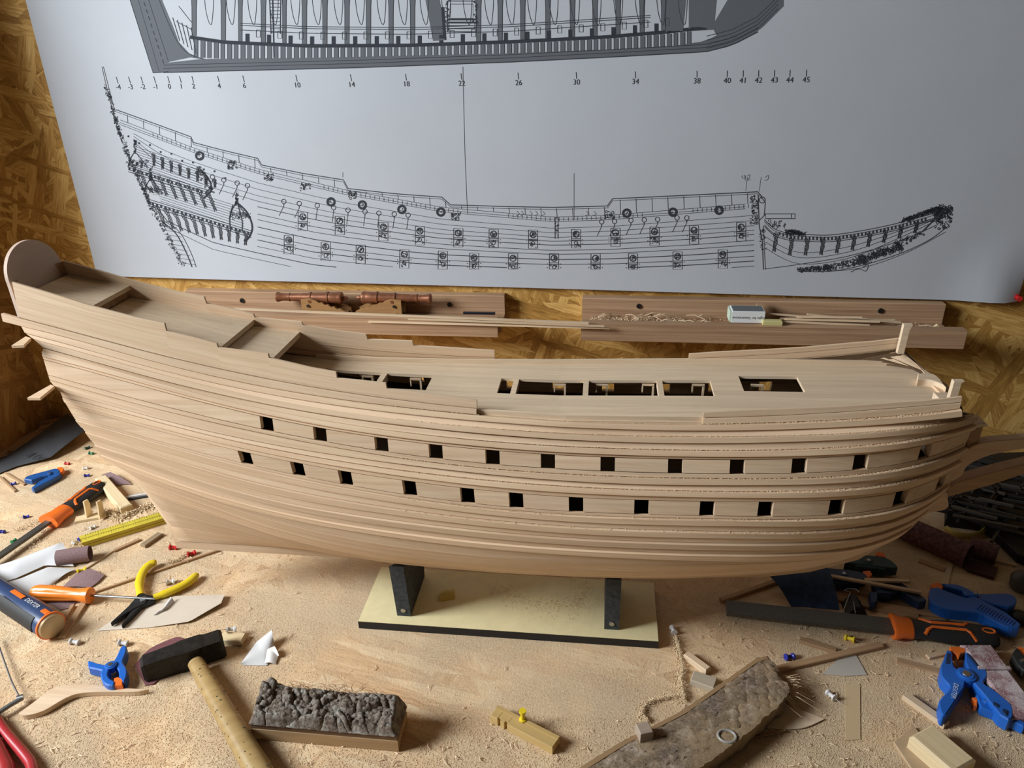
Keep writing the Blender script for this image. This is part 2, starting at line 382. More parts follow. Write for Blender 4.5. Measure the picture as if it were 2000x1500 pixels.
for x,y in ((555,393),(585,397),(620,401),(652,405),(680,410),(713,413),(740,416),(770,418),(797,420),(1175,433),(1200,432),(1232,430),(1258,429),(1284,428),(1322,425),(1341,425),(416,345),(438,351),(464,357),(484,362)):
    I.ring(x,y,4.5,1.2,9).line([(x,y+4),(x,y+9)],1.3); s=(-.35 if x<600 or x>1100 else -.1); I.line([(x,y+9),(x+s*26,y+28)],.9)
for x,y in ((391,304),(647,394),(708,400),(785,409),(861,414),(1224,416),(1314,414),(1404,410)): I.ring(x,y,7,4.2,14).scrib(x-3,y-3,x+3,y+3,4,1,3)
for x,y in ((455,322),(525,346),(597,364),(688,381),(890,421),(1190,420)): I.scrib(x-9,y-7,x+9,y+7,26,1.2,5)
for x in (1010,1018,1035,1046,1060,1145,1160): I.line([(x,412),(x+5,418),(x-2,421)],.8)
I.rect(1084,424,1090,466,1.2).scrib(1084,424,1090,464,14,1,3)
# bow and beak
I.line([(1480,380),(1482,440),(1488,470),(1490,525)],1.3).line([(1490,440),(1494,525)],.9).line([(1486,384),(1494,395),(1492,420),(1482,430)],1.2)
I.scrib(1466,382,1480,436,60,1.2,5).scrib(1484,446,1494,486,26,1.2,4).ring(1488,390,6,1.3,10)
I.rect(1494,417,1552,426,1.2).rect(1545,417,1552,426,1.).scrib(1502,430,1535,446,26,1.,5)
bx=[1492,1512,1540,1570,1620,1680,1740,1790,1836]; by=[428,446,455,457,458,450,438,425,412]
for o in (0,4,10,13): I.curve([(x,y+o) for x,y in zip(bx,by)],1.2 if o in(0,13) else .8,6)
for k in range(40): x=1520+k*7.3; y=CI(x,bx,by); I.fill([(x,y+4),(x+3.4,y+3.6),(x+3.4,y+10),(x,y+10)])
for k in range(10): x=1514+k*30.5; y=CI(x,bx,by)+8; herm(I,(x,y),(x-2,y+36-k*1.6),4.)
for o in (24,34,46): I.curve([(1494,CI(1494,bx,by)+o+8),(1560,462+o+6),(1660,456+o),(1760,434+o*.6),(1828,416+o*.3)],.8,6)
I.curve([(1492,524),(1560,515),(1660,498),(1760,468),(1830,438)],1.1,6).curve([(1560,529),(1640,526),(1740,500),(1810,470),(1846,444)],1.2,6).curve([(1590,530),(1680,522),(1770,492),(1846,452)],.8,6)
I.band((1560,526),(1620,521),2,1.5,7,6).band((1605,524),(1700,505),1.8,1.2,12,6).band((1670,506),(1760,482),2,1.4,12,7).band((1740,480),(1800,455),1.2,1.2,10,6)
I.band((1760,431),(1838,404),2.2,1.5,7,6).band((1825,425),(1852,408),3.0,1.6,16,6).scrib(1824,404,1858,446,80,1.4,6).line([(1800,452),(1848,404)],2.4).band((1535,452),(1572,456),3,1.5,8,5)
I.curve([(1660,530),(1676,524),(1690,528),(1694,516),(1684,520)],1.)
part('hull_drawing',I.mb,M['ink'],sheet)
# --- upper drawing: lengthwise section, cut by the top of the photograph
I=Ink(); HX=Ink()
fx=[372,440,600,800,1000,1180,1300,1370]; fy=[76,86,93,92,85,76,66,58]                 # top of the frame band
fb=[395,460,600,800,1000,1180,1300,1360]; fq=[113,116,113,109,104,98,92,84]
kx=[300,420,700,1000,1200,1378,1430,1480,1536]; ky=[142,139,132,121,111,101,88,62,6]
for x in range(380,1352,13):
    y0=CI(x,fx,fy); y1=CI(x,fb,fq); w=8.5 if x%2 else 7.5; HX.fill([(x,y0),(x+w,y0),(x+w,y1),(x,y1)]); I.line([(x,y0),(x,y1)],.8).line([(x+w,y0),(x+w,y1)],.8)
for x in range(372,1365,16): y=CI(x,fx,fy); y2=CI(x+16,fx,fy); I.fill([(x,y-7),(x+16,y2-7),(x+16,y2),(x,y)])
G=plain('hatch_grey',(.135,.145,.16),.8,0,.1)
for x in range(330,1520,20):
    a,b=x,x+20; t=lambda q:CI(q,[330,395,600,1000,1300,1378,1440,1500,1530],[122,115,113,104,92,80,48,2,-20]); bt=lambda q:CI(q,kx,ky)
    HX.fill([(a,t(a)),(b,t(b)),(b,bt(b)),(a,bt(a))])
HX.fill([(254,-6),(300,142),(336,140),(330,121),(310,60),(318,-6)]); HX.fill([(318,-6),(310,60),(330,121),(372,112),(400,116),(370,104),(350,82),(338,50),(318,2)])
for x0,x1 in ((1300,1340),(1345,1400)): HX.fill([(x0,-6),(x1,-6),(x1-6,CI(x1,fx,fy)),(x0,CI(x0,fx,fy))])
HX.fill([(1424,-6),(1520,-6),(1470,40),(1400,70),(1390,52)])
for o in (0,-9,-16): I.line([(x,CI(x,kx,ky)+o*(.9)) for x in range(320,1500,20)],1.4 if o==0 else .9)
I.line([(254,-4),(300,142),(330,140)],1.4).line([(270,-4),(312,140)],.8).line([(290,-4),(330,120)],1.)
for k in range(9): I.line([(282+k*4.5,4+k*14),(285+k*4.5,12+k*14)],1.6)
I.curve([(312,0),(332,50),(350,85),(372,106),(402,116)],1.2)
for x in (380,437,470,515,556,595,635,678,720,764,806,935,977,1021,1070,1118,1162,1207,1254,1296):
    yb=CI(x,fx,fy)-7; w=4.5 if x in (470,556) else 5.5; HX.fill([(x-w,-6),(x+w,-6),(x+w*.8,14),(x-w*.8,14)]); HX.fill([(x-w*.75,14),(x+w*.75,14),(x+w*.75,yb),(x-w*.75,yb)]); I.line([(x-w,-6),(x-w*.8,14),(x-w*.75,yb)],.9).line([(x+w,-6),(x+w*.8,14),(x+w*.75,yb)],.9)
HX.fill([(830,-6),(858,-6),(872,78),(846,80)]); I.fill([(862,14),(868,14),(872,78),(866,78)])
for o in (0,4,13): I.line([(x,CI(x,[400,600,800,1000,1300],[50,60,62,56,36])+o-8) for x in range(470,1300,40)],1.)
for x in range(480,1300,21): y=CI(x,fx,fy); I.fill([(x,y-22),(x+8,y-22),(x+8,y-6),(x,y-6)]) if x%2==0 else I.rect(x,y-30,x+8,y-16,.9)
for x in range(400,1330,42): I.curve([(x,-4),(x+3,22),(x+9,44),(x+14,46),(x+17,20),(x+18,-4)],.8,4)
I.rect(874,2,930,62,1.3); I.rect(880,8,924,36,.8)
for y in (38,44,50,56): I.line([(874,y),(930,y)],2.6 if y in(38,44) else 1.)
I.scrib(870,0,878,60,26,1.2,4); I.scrib(924,0,933,60,26,1.2,4)
for y in range(0,66,7): I.line([(528,y),(548,y)],.9)
I.line([(527,-4),(530,66)],1.6).line([(549,-4),(548,66)],1.6).line([(533,-4),(536,112)],2.2)
I.line([(350,12),(372,40),(376,44)],1).line([(345,42),(376,58)],1)
for k in range(5): I.line([(338+k*9,34+k*5),(352+k*8,80+k*6)],1.2)
for o in (6,14,22,30): I.line([(x,CI(x,kx,ky)-o) for x in range(1380,1530,14)],.9)
part('section_hatching',HX.mb,G,sheet,'grey hatched timbers of the section drawing'); part('section_drawing',I.mb,M['ink'],sheet)
nums=[(232,-4),(256,-3),(280,-2),(305,-1),(332,0),(355,1),(379,2),(427,4),(478,6),(581,10),(687,14),(794,18),(902,22),(1013,26),(1126,30),(1241,34),(1361,38),(1420,40),(1451,41),(1481,42),(1512,43),(1542,44),(1574,45)]
nums[7]=(429,4)
for x,n in nums:
    y=lerp(170,156,(x-232)/1342); l=(CX+100-x)*.00026*14
    part('scale_tick',Ink().line([(x-l-1,y-20),(x,y-7)],1.1).mb,M['ink'],sheet)
for q,w in (([(904,130),(908,300),(913,418)],.7),([(1121,338),(1121,430)],.6),([(670,336),(670,346)],.6),([(1459,345),(1456,372)],.5),([(1486,345),(1482,374)],.5)): part('guide_line',Ink().line(q,w).mb,M['ink'],sheet)
for q in ([(1494,346),(1500,342),(1499,350),(1493,352)],[(1449,342),(1449,347),(1455,347),(1454,341),(1455,352)],[(1459,343),(1464,341),(1463,347),(1459,351),(1466,351)]): part('pencil_mark',Ink().curve(q,.6,4).mb,M['ink'],sheet)
def text(name,body,size,mat,parent,loc,rot,label=None,al='CENTER',ext=0.,shear=0):
    c=D.curves.new(name,'FONT'); c.body=body; c.size=size; c.align_x=al; c.align_y='CENTER'; c.extrude=ext; c.shear=shear; c.resolution_u=3; c.materials.append(mat)
    t_=D.objects.new(name,c); COL.objects.link(t_); bpy.context.view_layer.update(); me=D.meshes.new_from_object(t_.evaluated_get(bpy.context.evaluated_depsgraph_get())); D.objects.remove(t_); o=D.objects.new(name,me); COL.objects.link(o); o.parent=parent; o.location=Vector(loc); o.rotation_euler=rot
    if label: o['label']=label
    return o
for x,n in nums:
    y=lerp(170,156,(x-232)/1342); text('scale_number',str(n),.0125,M['ink'],sheet,sh(*W_(x,y),.0006),(R(90),0,0))
# pins in the sheet
def wall_pin(px,py,mat,label):
    x,z=W_(px,py); o=thing('push_pin',label,'push pin',(x,sheet_y(x,z),z)); mm=Matrix.Rotation(R(-90),4,'Z')
    part('pin_head',MB().lathe([(-.0005,.0055),(.0015,.0055),(.0025,.0032),(.009,.003),(.0105,.005),(.013,.005)],mm,14),mat,o,smooth=40)
    part('needle',MB().lathe([(-.006,.0003),(0,.0005)],mm,6),M['steel'],o)
wall_pin(1983,578,M['red'],'red push pin in the lower corner of the plan sheet by the right edge')
wall_pin(203,538,M['yellow'],'yellow push pin in the lower corner of the plan sheet above the ship stern')
# ------------------------------------------------------------------ tool trays on the wall
def tray(label,bl,br,fl,fr,group,screws,yb=1.415,yf=1.345):
    b0=ty(*bl,yb); b1=ty(*br,yb); f0=ty(*fl,yf); f1=ty(*fr,yf)
    zt=(b0[2]+b1[2])/2; zf=(f0[2]+f1[2])/2; hb=.085; hf=.036; zb=zf-hf
    o=thing('wall_tray',label,'shelf',(f0[0],YW,zb),0,group); L=lambda x,y,z:(x-f0[0],y-YW,z-zb)
    x0,y0,z0=L(b0[0],yb,zb); x1,_,z1=L(b1[0],YW-.0005,zt)
    part('back_board',MB().box(x0,x1,y0,-.0005,z0,z1,c=.001),M['tray'],o)
    part('floor_board',MB().box(max(x0,0),x1,yf+.018-YW,yb-YW,zb-zb+.004,.022),M['tray'],o)
    part('front_board',MB().box(0,f1[0]-f0[0],yf-YW,yf+.018-YW,0,hf,c=.001),M['tray'],o)
    bb_=[c for c in o.children if c.name.startswith('back_board')][0]
    for s in screws:
        p=ty(*s,yb); part('screw',MB().lathe([(0,.0052),(.0022,.0046),(.0022,.002),(.0012,.0019)],Matrix.Translation(L(p[0],yb,p[2]))@Matrix.Rotation(R(-90),4,'Z'),14),M['screw'],bb_,smooth=40)
    return zb+.022,zf
TZ2,TF2=tray('long oak tray on the wall at the right holding a white matchbox',(1137,582),(1848,594),(1135,629),(1890,647),'oak wall trays',[(1248,598),(1720,607)])
TZ1,TF1=tray('oak tray on the wall at the left holding two cannons',(360,566),(985,580),(330,612),(971,625),'oak wall trays',[(473,587),(878,595)])
def wbar(name,a,b,y,w,th,mat,label,cat,group=None,z=None,tilt=0):       # slim bar lying along the wall
    A=ty(*a,y); B=ty(*b,y)
    if z is not None: A=tz(*a,z); B=tz(*b,z)
    d=B-A; L=np.linalg.norm(d); mb=MB().box(0,L,-w/2,w/2,-th/2,th/2)
    o=solo(name,mb,mat,label,cat,A); o.rotation_euler=(tilt,-math.asin(d[2]/L),math.atan2(d[1],d[0]))
    if group: o['group']=group
    return o
# cannons
copper=plain('copper_brown',(.25,.095,.045),.42,.5,.5,.25,90)
carr=wood('carriage_wood',(.42,.23,.09),(.26,.12,.04),(8,200,200),.1)
def cannon(label,a,b,flip):
    y=1.388; A=ty(*a,y); B=ty(*b,y); L=float(np.linalg.norm(B-A)); zc=(A[2]+B[2])/2
    o=thing('cannon',label,'cannon',(A[0],y,TZ1),math.pi if flip else 0,'miniature cannons on the tray')
    if flip: o.location.x=B[0]
    # local: breech at x=0, muzzle at x=L
    h=zc-TZ1; P=[(0,.002),(.004,.004),(.010,.0035),(.012,.0115),(.016,.0125),(.020,.0115)]
    for t,r in ((.10,.0118),(.26,.0108),(.265,.0122),(.29,.0122),(.295,.0105),(.50,.0095),(.505,.0108),(.53,.0108),(.535,.0090),(.80,.0076),(.805,.0086),(.82,.0086),(.825,.0074),(.93,.0078),(.97,.0098),(.99,.0098),(1.,.008)): P.append((L*t if L*t>.02 else .021,r))
    brl=part('barrel',MB().lathe(P,Matrix.Translation((0,0,h)),18),copper,o,smooth=35)
    part('trunnion',MB().lathe([(-.017,.0033),(.017,.0033)],Matrix.Translation((L*.5,0,h-.003))@Matrix.Rotation(R(90),4,'Z'),10),copper,brl)
    n=5; Lc=L*.62; st=[(0,.003)]
    poly=[(0,.004),(Lc,.004),(Lc,h+.000),(Lc*.78,h+.002),(Lc*.66,h-.002)]
    for k in range(4): x=Lc*(.55-.13*k); z=h-.006-.004*k; poly+=[(x+.004,z),(x+.004-.006,z)]
    poly+=[(0,h-.024)]
    mm=Matrix.Rotation(R(90),4,'X')
    bed=link('bed',MB().box(.004,Lc-.004,-.012,.012,.004,.009).mesh('bed',carr),o)
    for s in (-1,1): part('cheek',MB().prism(poly,-.0028,.0028,Matrix.Translation((0,s*.0135,0))@mm),carr,bed)
    for x in (.01,Lc-.012):
        for s in (-1,1): part('wheel',MB().lathe([(-.003,.0072),(.003,.0072)],Matrix.Translation((x,s*.0195,.0072))@Matrix.Rotation(R(90),4,'Z'),14),carr,bed)
        part('axle',MB().lathe([(-.018,.0022),(.018,.0022)],Matrix.Translation((x,0,.0072))@Matrix.Rotation(R(90),4,'Z'),8),carr,bed)
    for k in (Lc-.014,): part('bolt',MB().lathe([(0,.003),(.0022,.003)],Matrix.Translation((k,-.0165 if not flip else .0165,h-.012))@Matrix.Rotation(R(-90 if not flip else 90),4,'Z'),10),M['screw'],o)
cannon('miniature copper cannon on a wooden carriage, its muzzle to the left',(540,577),(680,585),True)
cannon('miniature copper cannon on a wooden carriage, its muzzle to the right',(697,584),(842,580),False)
wbar('wood_strip',(455,603),(1150,631),1.352,.006,.003,M['strip'],'long pale strip lying in front of the cannons and bridging both trays','strip','strips bridging the trays',TF1+.0015)
wbar('wood_strip',(700,619),(1180,637),1.353,.004,.003,M['strip'],'second pale strip bridging the gap between the trays, lower','strip','strips bridging the trays',TF1-.002)
wbar('wood_strip',(720,628),(1190,641),1.368,.004,.003,M['strip'],'lowest pale strip in the gap between the trays','strip','strips bridging the trays',TF1-.008)
wbar('chisel_blade',(905,611),(967,612),1.375,.006,.004,plain('blue_black_steel',(.03,.035,.05),.4,.6),'blue-black pointed blade tip lying in the left tray beyond the cannons','blade')
wbar('yellow_tape_scrap',(972,630),(986,631),1.37,.018,.012,plain('tape_yellow',(.62,.50,.08),.5),'yellow scrap wedged at the end of the left tray','scrap')
# matchbox
def wbox(px0,py0,px1,py1,y): a=ty(px0,py1,y); b=ty(px1,py0,y); return a,b
a,b=wbox(1428,609,1495,632,1.358)
mx=thing('matchbox','white matchbox with upside-down lettering lying in the right tray','matchbox',(a[0],1.358,TF2+.001)); Lx=b[0]-a[0]
hz=max(.018,b[2]-(TF2+.001))
part('sleeve',MB().box(0,Lx,0,.034,0,hz,c=.0006),plain('matchbox_white',(.78,.80,.80),.6),mx)
part('drawer',MB().box(-.0035,Lx-.003,.0012,.033,.0012,hz-.0012),plain('matchbox_green',(.55,.66,.52),.6),mx,'pale green inner tray showing at the end')
part('striker',MB().box(.002,Lx-.002,.002,.032,hz,hz+.0003),plain('striker_grey',(.13,.14,.14),.8),mx,'dark striking strip')
text('lettering','Light for Generations',.0066,M['ink'],mx,(Lx*.5,-.0004,hz*.45),(R(90),R(180),0))
wbar('wood_offcut',(1484,593),(1484,612),1.40,.010,.006,M['brown'],'small upright offcut behind the matchbox','offcut').rotation_euler=(0,0,0)
bpy.data.objects['wood_offcut'].data=MB().box(-.006,.006,-.003,.003,-.03,.0).mesh('wood_offcut',M['brown'])
a=ty(1489,634,1.352); solo('yellow_eraser',MB().box(0,.034,0,.014,0,.009,c=.001),plain('eraser_yellow',(.62,.56,.24),.7),'small yellow block on the right tray beside the matchbox','eraser',(a[0],1.347,TF2))
rng=random.Random(3)
for k in range(11):
    x0=rng.uniform(1500,1590); x1=x0+rng.uniform(120,230); x1=min(x1,1790); yy=lerp(1.362,1.40,k/10)
    p0=pix((ty(x0,620,yy)[0],yy,TZ2+.006+.0035*(k%4)+.012*(k<7))); p1=pix((ty(x1,620,yy)[0],yy,TZ2+.004+.003*((k*2)%5)+.010*(k<6)))
    wbar('wood_strip',p0,p1,yy,.0035,.0028,M['strip'],'thin pale strip in the loose bundle beyond the matchbox','strip','strip bundle in the right tray')
for k in range(26):
    x0=rng.uniform(1160,1370) if k<20 else rng.uniform(1750,1835); yy=rng.uniform(1.362,1.402); z=TZ2+.001+.012*rng.random()*(k<20)+.003
    a=ty(x0,620,yy); ang=rng.uniform(-.7,.7); l=rng.uniform(.016,.042)
    mb=MB().tube([(0,0,0),(l*.4,l*.06,.003),(l,0,-.001)],[.0016,.0018,.001],5,.5)
    solo('wood_sliver',mb,M['strip'],'pale wood sliver heaped in the right tray' if k<20 else 'pale wood sliver at the far end of the right tray','sliver',(a[0],yy,z),ang,'slivers heaped in the right tray' if k<20 else 'slivers at the end of the right tray')
for px in (1762,1822):
    a=ty(px,640,1.36); solo('wood_chip',MB().prism([(0,0),(.02,0),(.018,.009),(.010,.016),(.004,.010)],0,.006,Matrix.Rotation(R(90),4,'X')),M['block'],'notched pale chip standing on the tray edge, nearer the strip bundle' if px<1800 else 'notched pale chip standing on the tray edge near its right end','chip',(a[0],1.372,TZ2))
# ------------------------------------------------------------------ ship model: strake lines as X, half-breadth, height in 0.1 mm
HL={'S1':'-7387,562,4768 -6977,568,4666 -6567,574,4562 -6157,580,4458 -5747,586,4357 -5337,592,4262 -4927,598,4176 -4517,614,4101 -4107,636,4037 -3697,664,3984 -3287,692,3938 -2878,720,3900 -2468,748,3868 -2058,776,3843 -1648,804,3825 -1238,832,3813 -828,861,3807 -418,889,3805 -8,894,3806 402,899,3811 812,903,3822 1196,906,3840 1575,907,3864 1943,908,3893 2294,909,3926 2623,910,3961 2926,911,3997 3199,912,4032 3436,913,4065 3635,914,4093 3793,914,4116 3908,915,4133 3977,915,4143 4000,915,4148',
'W1t':'-7407,581,4673 -6996,587,4578 -6585,594,4476 -6175,600,4366 -5764,606,4257 -5353,612,4155 -4943,618,4066 -4532,633,3990 -4121,655,3929 -3711,683,3880 -3300,711,3841 -2889,739,3809 -2479,767,3784 -2068,795,3764 -1657,824,3749 -1247,852,3740 -836,880,3736 -425,908,3735 -15,914,3736 396,919,3741 807,923,3751 1192,924,3767 1571,923,3787 1939,922,3812 2291,921,3840 2621,920,3870 2925,919,3901 3197,918,3934 3435,917,3967 3635,916,3998 3793,916,4027 3908,915,4050 3977,915,4064 4001,915,4073',
'W1b':'-7355,612,4583 -6945,618,4481 -6535,624,4374 -6126,630,4264 -5716,636,4158 -5306,643,4059 -4897,649,3972 -4487,666,3900 -4077,688,3841 -3668,716,3795 -3258,744,3758 -2848,772,3728 -2439,800,3705 -2029,828,3689 -1619,856,3677 -1209,884,3670 -800,913,3668 -390,940,3668 20,944,3669 429,949,3673 839,953,3681 1223,952,3695 1601,947,3712 1969,942,3735 2320,937,3761 2649,933,3791 2952,929,3821 3224,925,3854 3461,922,3889 3660,920,3922 3818,917,3947 3933,916,3964 4002,915,3976 4025,915,3984',
'W2t':'-7222,651,4513 -6801,659,4411 -6379,669,4304 -5958,680,4194 -5536,690,4088 -5114,699,3990 -4693,712,3904 -4271,734,3831 -3850,760,3772 -3428,788,3724 -3006,815,3685 -2585,842,3655 -2163,870,3632 -1742,896,3616 -1320,919,3605 -899,939,3599 -477,955,3597 -55,962,3598 366,969,3605 788,974,3616 1209,980,3634 1604,986,3656 1994,991,3683 2372,995,3714 2733,995,3748 3072,986,3783 3384,963,3818 3664,919,3847 3908,848,3862 4113,746,3854 4275,614,3819 4393,454,3753 4464,272,3659 4488,80,3547',
'W2b':'-7096,687,4417 -6678,700,4311 -6259,714,4205 -5841,727,4100 -5422,741,4000 -5004,754,3910 -4586,771,3831 -4167,793,3764 -3749,820,3709 -3331,846,3663 -2912,871,3625 -2494,896,3595 -2075,922,3572 -1657,945,3554 -1239,964,3541 -820,979,3532 -402,990,3527 16,993,3526 435,995,3531 853,1000,3543 1272,1006,3561 1664,1012,3585 2050,1016,3614 2425,1018,3646 2784,1013,3681 3120,997,3715 3429,964,3748 3707,910,3775 3950,831,3788 4153,724,3781 4314,591,3747 4431,435,3684 4502,262,3593 4526,80,3485',
'W3t':'-7086,734,4403 -6667,752,4304 -6249,771,4201 -5831,789,4095 -5413,807,3992 -4995,824,3896 -4577,844,3810 -4158,867,3735 -3740,892,3672 -3322,916,3620 -2904,940,3577 -2486,963,3542 -2067,982,3514 -1649,998,3492 -1231,1012,3476 -813,1023,3465 -395,1030,3459 23,1031,3457 442,1031,3460 860,1036,3470 1278,1042,3486 1670,1047,3507 2056,1050,3532 2431,1049,3562 2790,1039,3595 3126,1015,3630 3435,974,3665 3713,912,3698 3955,825,3720 4158,713,3722 4319,578,3695 4436,424,3637 4507,256,3546 4531,80,3435',
'W3b':'-7079,769,4328 -6661,790,4238 -6243,813,4142 -5825,834,4042 -5407,856,3942 -4990,876,3846 -4572,898,3760 -4154,921,3684 -3736,945,3619 -3318,968,3564 -2900,990,3518 -2482,1011,3481 -2065,1027,3450 -1647,1040,3427 -1229,1050,3409 -811,1058,3397 -393,1063,3389 25,1063,3386 443,1061,3389 860,1066,3398 1278,1072,3413 1670,1077,3433 2056,1078,3458 2431,1073,3486 2789,1058,3517 3124,1028,3550 3433,979,3584 3711,909,3617 3953,817,3641 4156,703,3645 4317,567,3620 4434,415,3563 4505,251,3474 4528,80,3363',
'W4t':'-7037,820,4025 -6621,849,3928 -6205,876,3835 -5790,903,3747 -5374,929,3665 -4958,954,3588 -4543,978,3516 -4127,1002,3449 -3711,1024,3387 -3295,1045,3331 -2880,1065,3282 -2464,1084,3240 -2048,1101,3206 -1632,1117,3181 -1217,1132,3163 -801,1145,3154 -385,1156,3151 30,1165,3154 446,1170,3160 862,1170,3170 1278,1169,3181 1667,1165,3194 2051,1155,3209 2424,1136,3226 2780,1104,3246 3114,1057,3271 3422,992,3299 3698,908,3329 3939,805,3358 4141,685,3374 4301,549,3363 4417,400,3313 4488,242,3223 4511,80,3106',
'W4b':'-6915,850,3885 -6504,880,3792 -6093,909,3698 -5682,937,3607 -5271,964,3522 -4860,990,3447 -4449,1014,3383 -4038,1038,3327 -3627,1060,3280 -3216,1081,3238 -2805,1101,3201 -2394,1120,3169 -1983,1137,3140 -1571,1153,3116 -1160,1166,3096 -749,1179,3083 -338,1188,3076 73,1196,3075 484,1200,3080 895,1200,3091 1306,1198,3106 1691,1193,3122 2071,1181,3138 2440,1158,3154 2792,1122,3171 3122,1070,3190 3426,1001,3212 3699,914,3238 3937,808,3263 4137,685,3278 4295,548,3267 4410,399,3217 4480,242,3124 4503,80,3002',
'W5t':'-6894,861,3807 -6484,894,3728 -6074,926,3646 -5664,957,3560 -5254,986,3478 -4845,1015,3401 -4435,1042,3333 -4025,1067,3273 -3615,1091,3220 -3205,1114,3175 -2795,1135,3136 -2385,1155,3102 -1975,1172,3075 -1566,1188,3053 -1156,1203,3036 -746,1215,3025 -336,1224,3020 74,1231,3021 484,1235,3026 894,1235,3035 1304,1232,3046 1688,1224,3057 2067,1208,3069 2434,1181,3080 2785,1139,3092 3115,1082,3106 3418,1007,3125 3690,915,3149 3927,806,3175 4126,682,3190 4284,544,3178 4399,395,3127 4468,240,3033 4492,80,2911',
'W5b':'-6873,871,3731 -6464,907,3649 -6056,942,3565 -5648,975,3482 -5240,1006,3402 -4831,1036,3329 -4423,1064,3263 -4015,1091,3205 -3607,1116,3154 -3198,1140,3109 -2790,1161,3069 -2382,1181,3035 -1974,1199,3006 -1565,1215,2982 -1157,1229,2965 -749,1241,2954 -341,1250,2949 68,1257,2950 476,1260,2956 884,1260,2966 1293,1256,2977 1675,1246,2987 2052,1227,2995 2418,1196,3002 2768,1151,3010 3096,1089,3020 3398,1011,3035 3669,916,3056 3906,805,3081 4104,679,3098 4261,541,3088 4376,393,3037 4445,238,2943 4468,80,2819',
'W6t':'-6800,870,3483 -6396,913,3405 -5991,954,3323 -5587,993,3239 -5183,1030,3157 -4778,1065,3081 -4374,1098,3011 -3969,1129,2948 -3565,1158,2892 -3161,1186,2841 -2756,1210,2797 -2352,1233,2759 -1948,1254,2728 -1543,1272,2704 -1139,1287,2687 -734,1300,2678 -330,1310,2677 74,1317,2682 479,1320,2691 883,1319,2702 1287,1314,2713 1667,1302,2719 2040,1278,2721 2403,1242,2720 2749,1191,2721 3074,1123,2726 3373,1039,2738 3642,938,2758 3876,822,2790 4072,691,2824 4228,550,2831 4341,398,2786 4410,241,2682 4433,80,2541',
'W6b':'-6760,843,3354 -6358,890,3279 -5957,936,3198 -5555,979,3112 -5154,1019,3028 -4752,1058,2953 -4350,1094,2887 -3949,1128,2830 -3547,1160,2782 -3145,1189,2740 -2744,1216,2703 -2342,1240,2671 -1941,1262,2644 -1539,1280,2621 -1137,1297,2604 -736,1310,2594 -334,1320,2591 67,1327,2595 469,1330,2604 871,1329,2617 1272,1323,2628 1649,1309,2636 2020,1284,2637 2380,1246,2633 2724,1192,2630 3047,1123,2630 3344,1037,2636 3610,935,2650 3843,818,2679 4038,688,2717 4193,546,2733 4305,396,2693 4373,240,2590 4396,80,2446',
'W7t':'-6743,830,3286 -6344,881,3204 -5944,930,3116 -5545,975,3023 -5145,1019,2935 -4746,1059,2855 -4346,1098,2787 -3946,1133,2731 -3547,1166,2684 -3147,1197,2646 -2748,1224,2613 -2348,1249,2586 -1949,1271,2563 -1549,1291,2545 -1150,1307,2531 -750,1320,2523 -350,1330,2520 49,1337,2523 449,1340,2531 848,1339,2541 1248,1332,2549 1622,1317,2554 1992,1291,2553 2350,1250,2548 2692,1194,2544 3013,1123,2544 3309,1035,2552 3574,932,2573 3805,815,2610 4000,684,2648 4154,543,2658 4265,394,2614 4333,238,2510 4356,80,2365',
'W7b':'-6727,785,3136 -6330,842,3061 -5933,896,2977 -5535,947,2886 -5138,996,2799 -4741,1041,2722 -4344,1083,2660 -3947,1122,2610 -3550,1159,2572 -3153,1192,2541 -2756,1222,2516 -2359,1249,2494 -1962,1273,2475 -1565,1293,2458 -1168,1310,2444 -771,1324,2435 -374,1335,2431 23,1342,2433 420,1345,2441 817,1344,2452 1214,1337,2462 1587,1320,2468 1953,1292,2466 2309,1250,2459 2649,1192,2450 2969,1119,2446 3262,1030,2447 3526,927,2456 3756,809,2478 3949,679,2512 4102,539,2531 4213,390,2496 4280,237,2395 4302,80,2251',
'W8t':'-6726,755,3046 -6330,816,2971 -5935,873,2886 -5540,928,2793 -5144,979,2702 -4749,1026,2623 -4353,1071,2559 -3958,1112,2508 -3562,1150,2470 -3167,1184,2442 -2772,1215,2420 -2376,1243,2402 -1981,1267,2386 -1585,1288,2373 -1190,1306,2362 -794,1320,2355 -399,1330,2352 -4,1337,2353 392,1340,2359 787,1339,2368 1183,1333,2376 1553,1317,2381 1919,1289,2380 2273,1247,2375 2612,1190,2369 2930,1118,2367 3222,1029,2372 3485,926,2386 3714,808,2411 3906,679,2440 4058,539,2445 4169,390,2399 4236,237,2295 4258,80,2152',
'W8b':'-6729,709,2923 -6336,775,2838 -5943,837,2750 -5550,895,2661 -5157,950,2578 -4764,1001,2507 -4371,1048,2449 -3978,1092,2404 -3585,1132,2369 -3192,1168,2342 -2799,1201,2320 -2406,1230,2303 -2013,1255,2288 -1620,1277,2276 -1227,1295,2266 -834,1309,2260 -441,1319,2258 -48,1326,2259 345,1330,2265 738,1329,2274 1131,1322,2281 1500,1306,2285 1863,1277,2284 2215,1234,2278 2552,1176,2271 2868,1103,2268 3158,1015,2271 3419,912,2281 3647,795,2296 3838,667,2310 3989,529,2305 4099,384,2255 4166,233,2154 4188,80,2018',
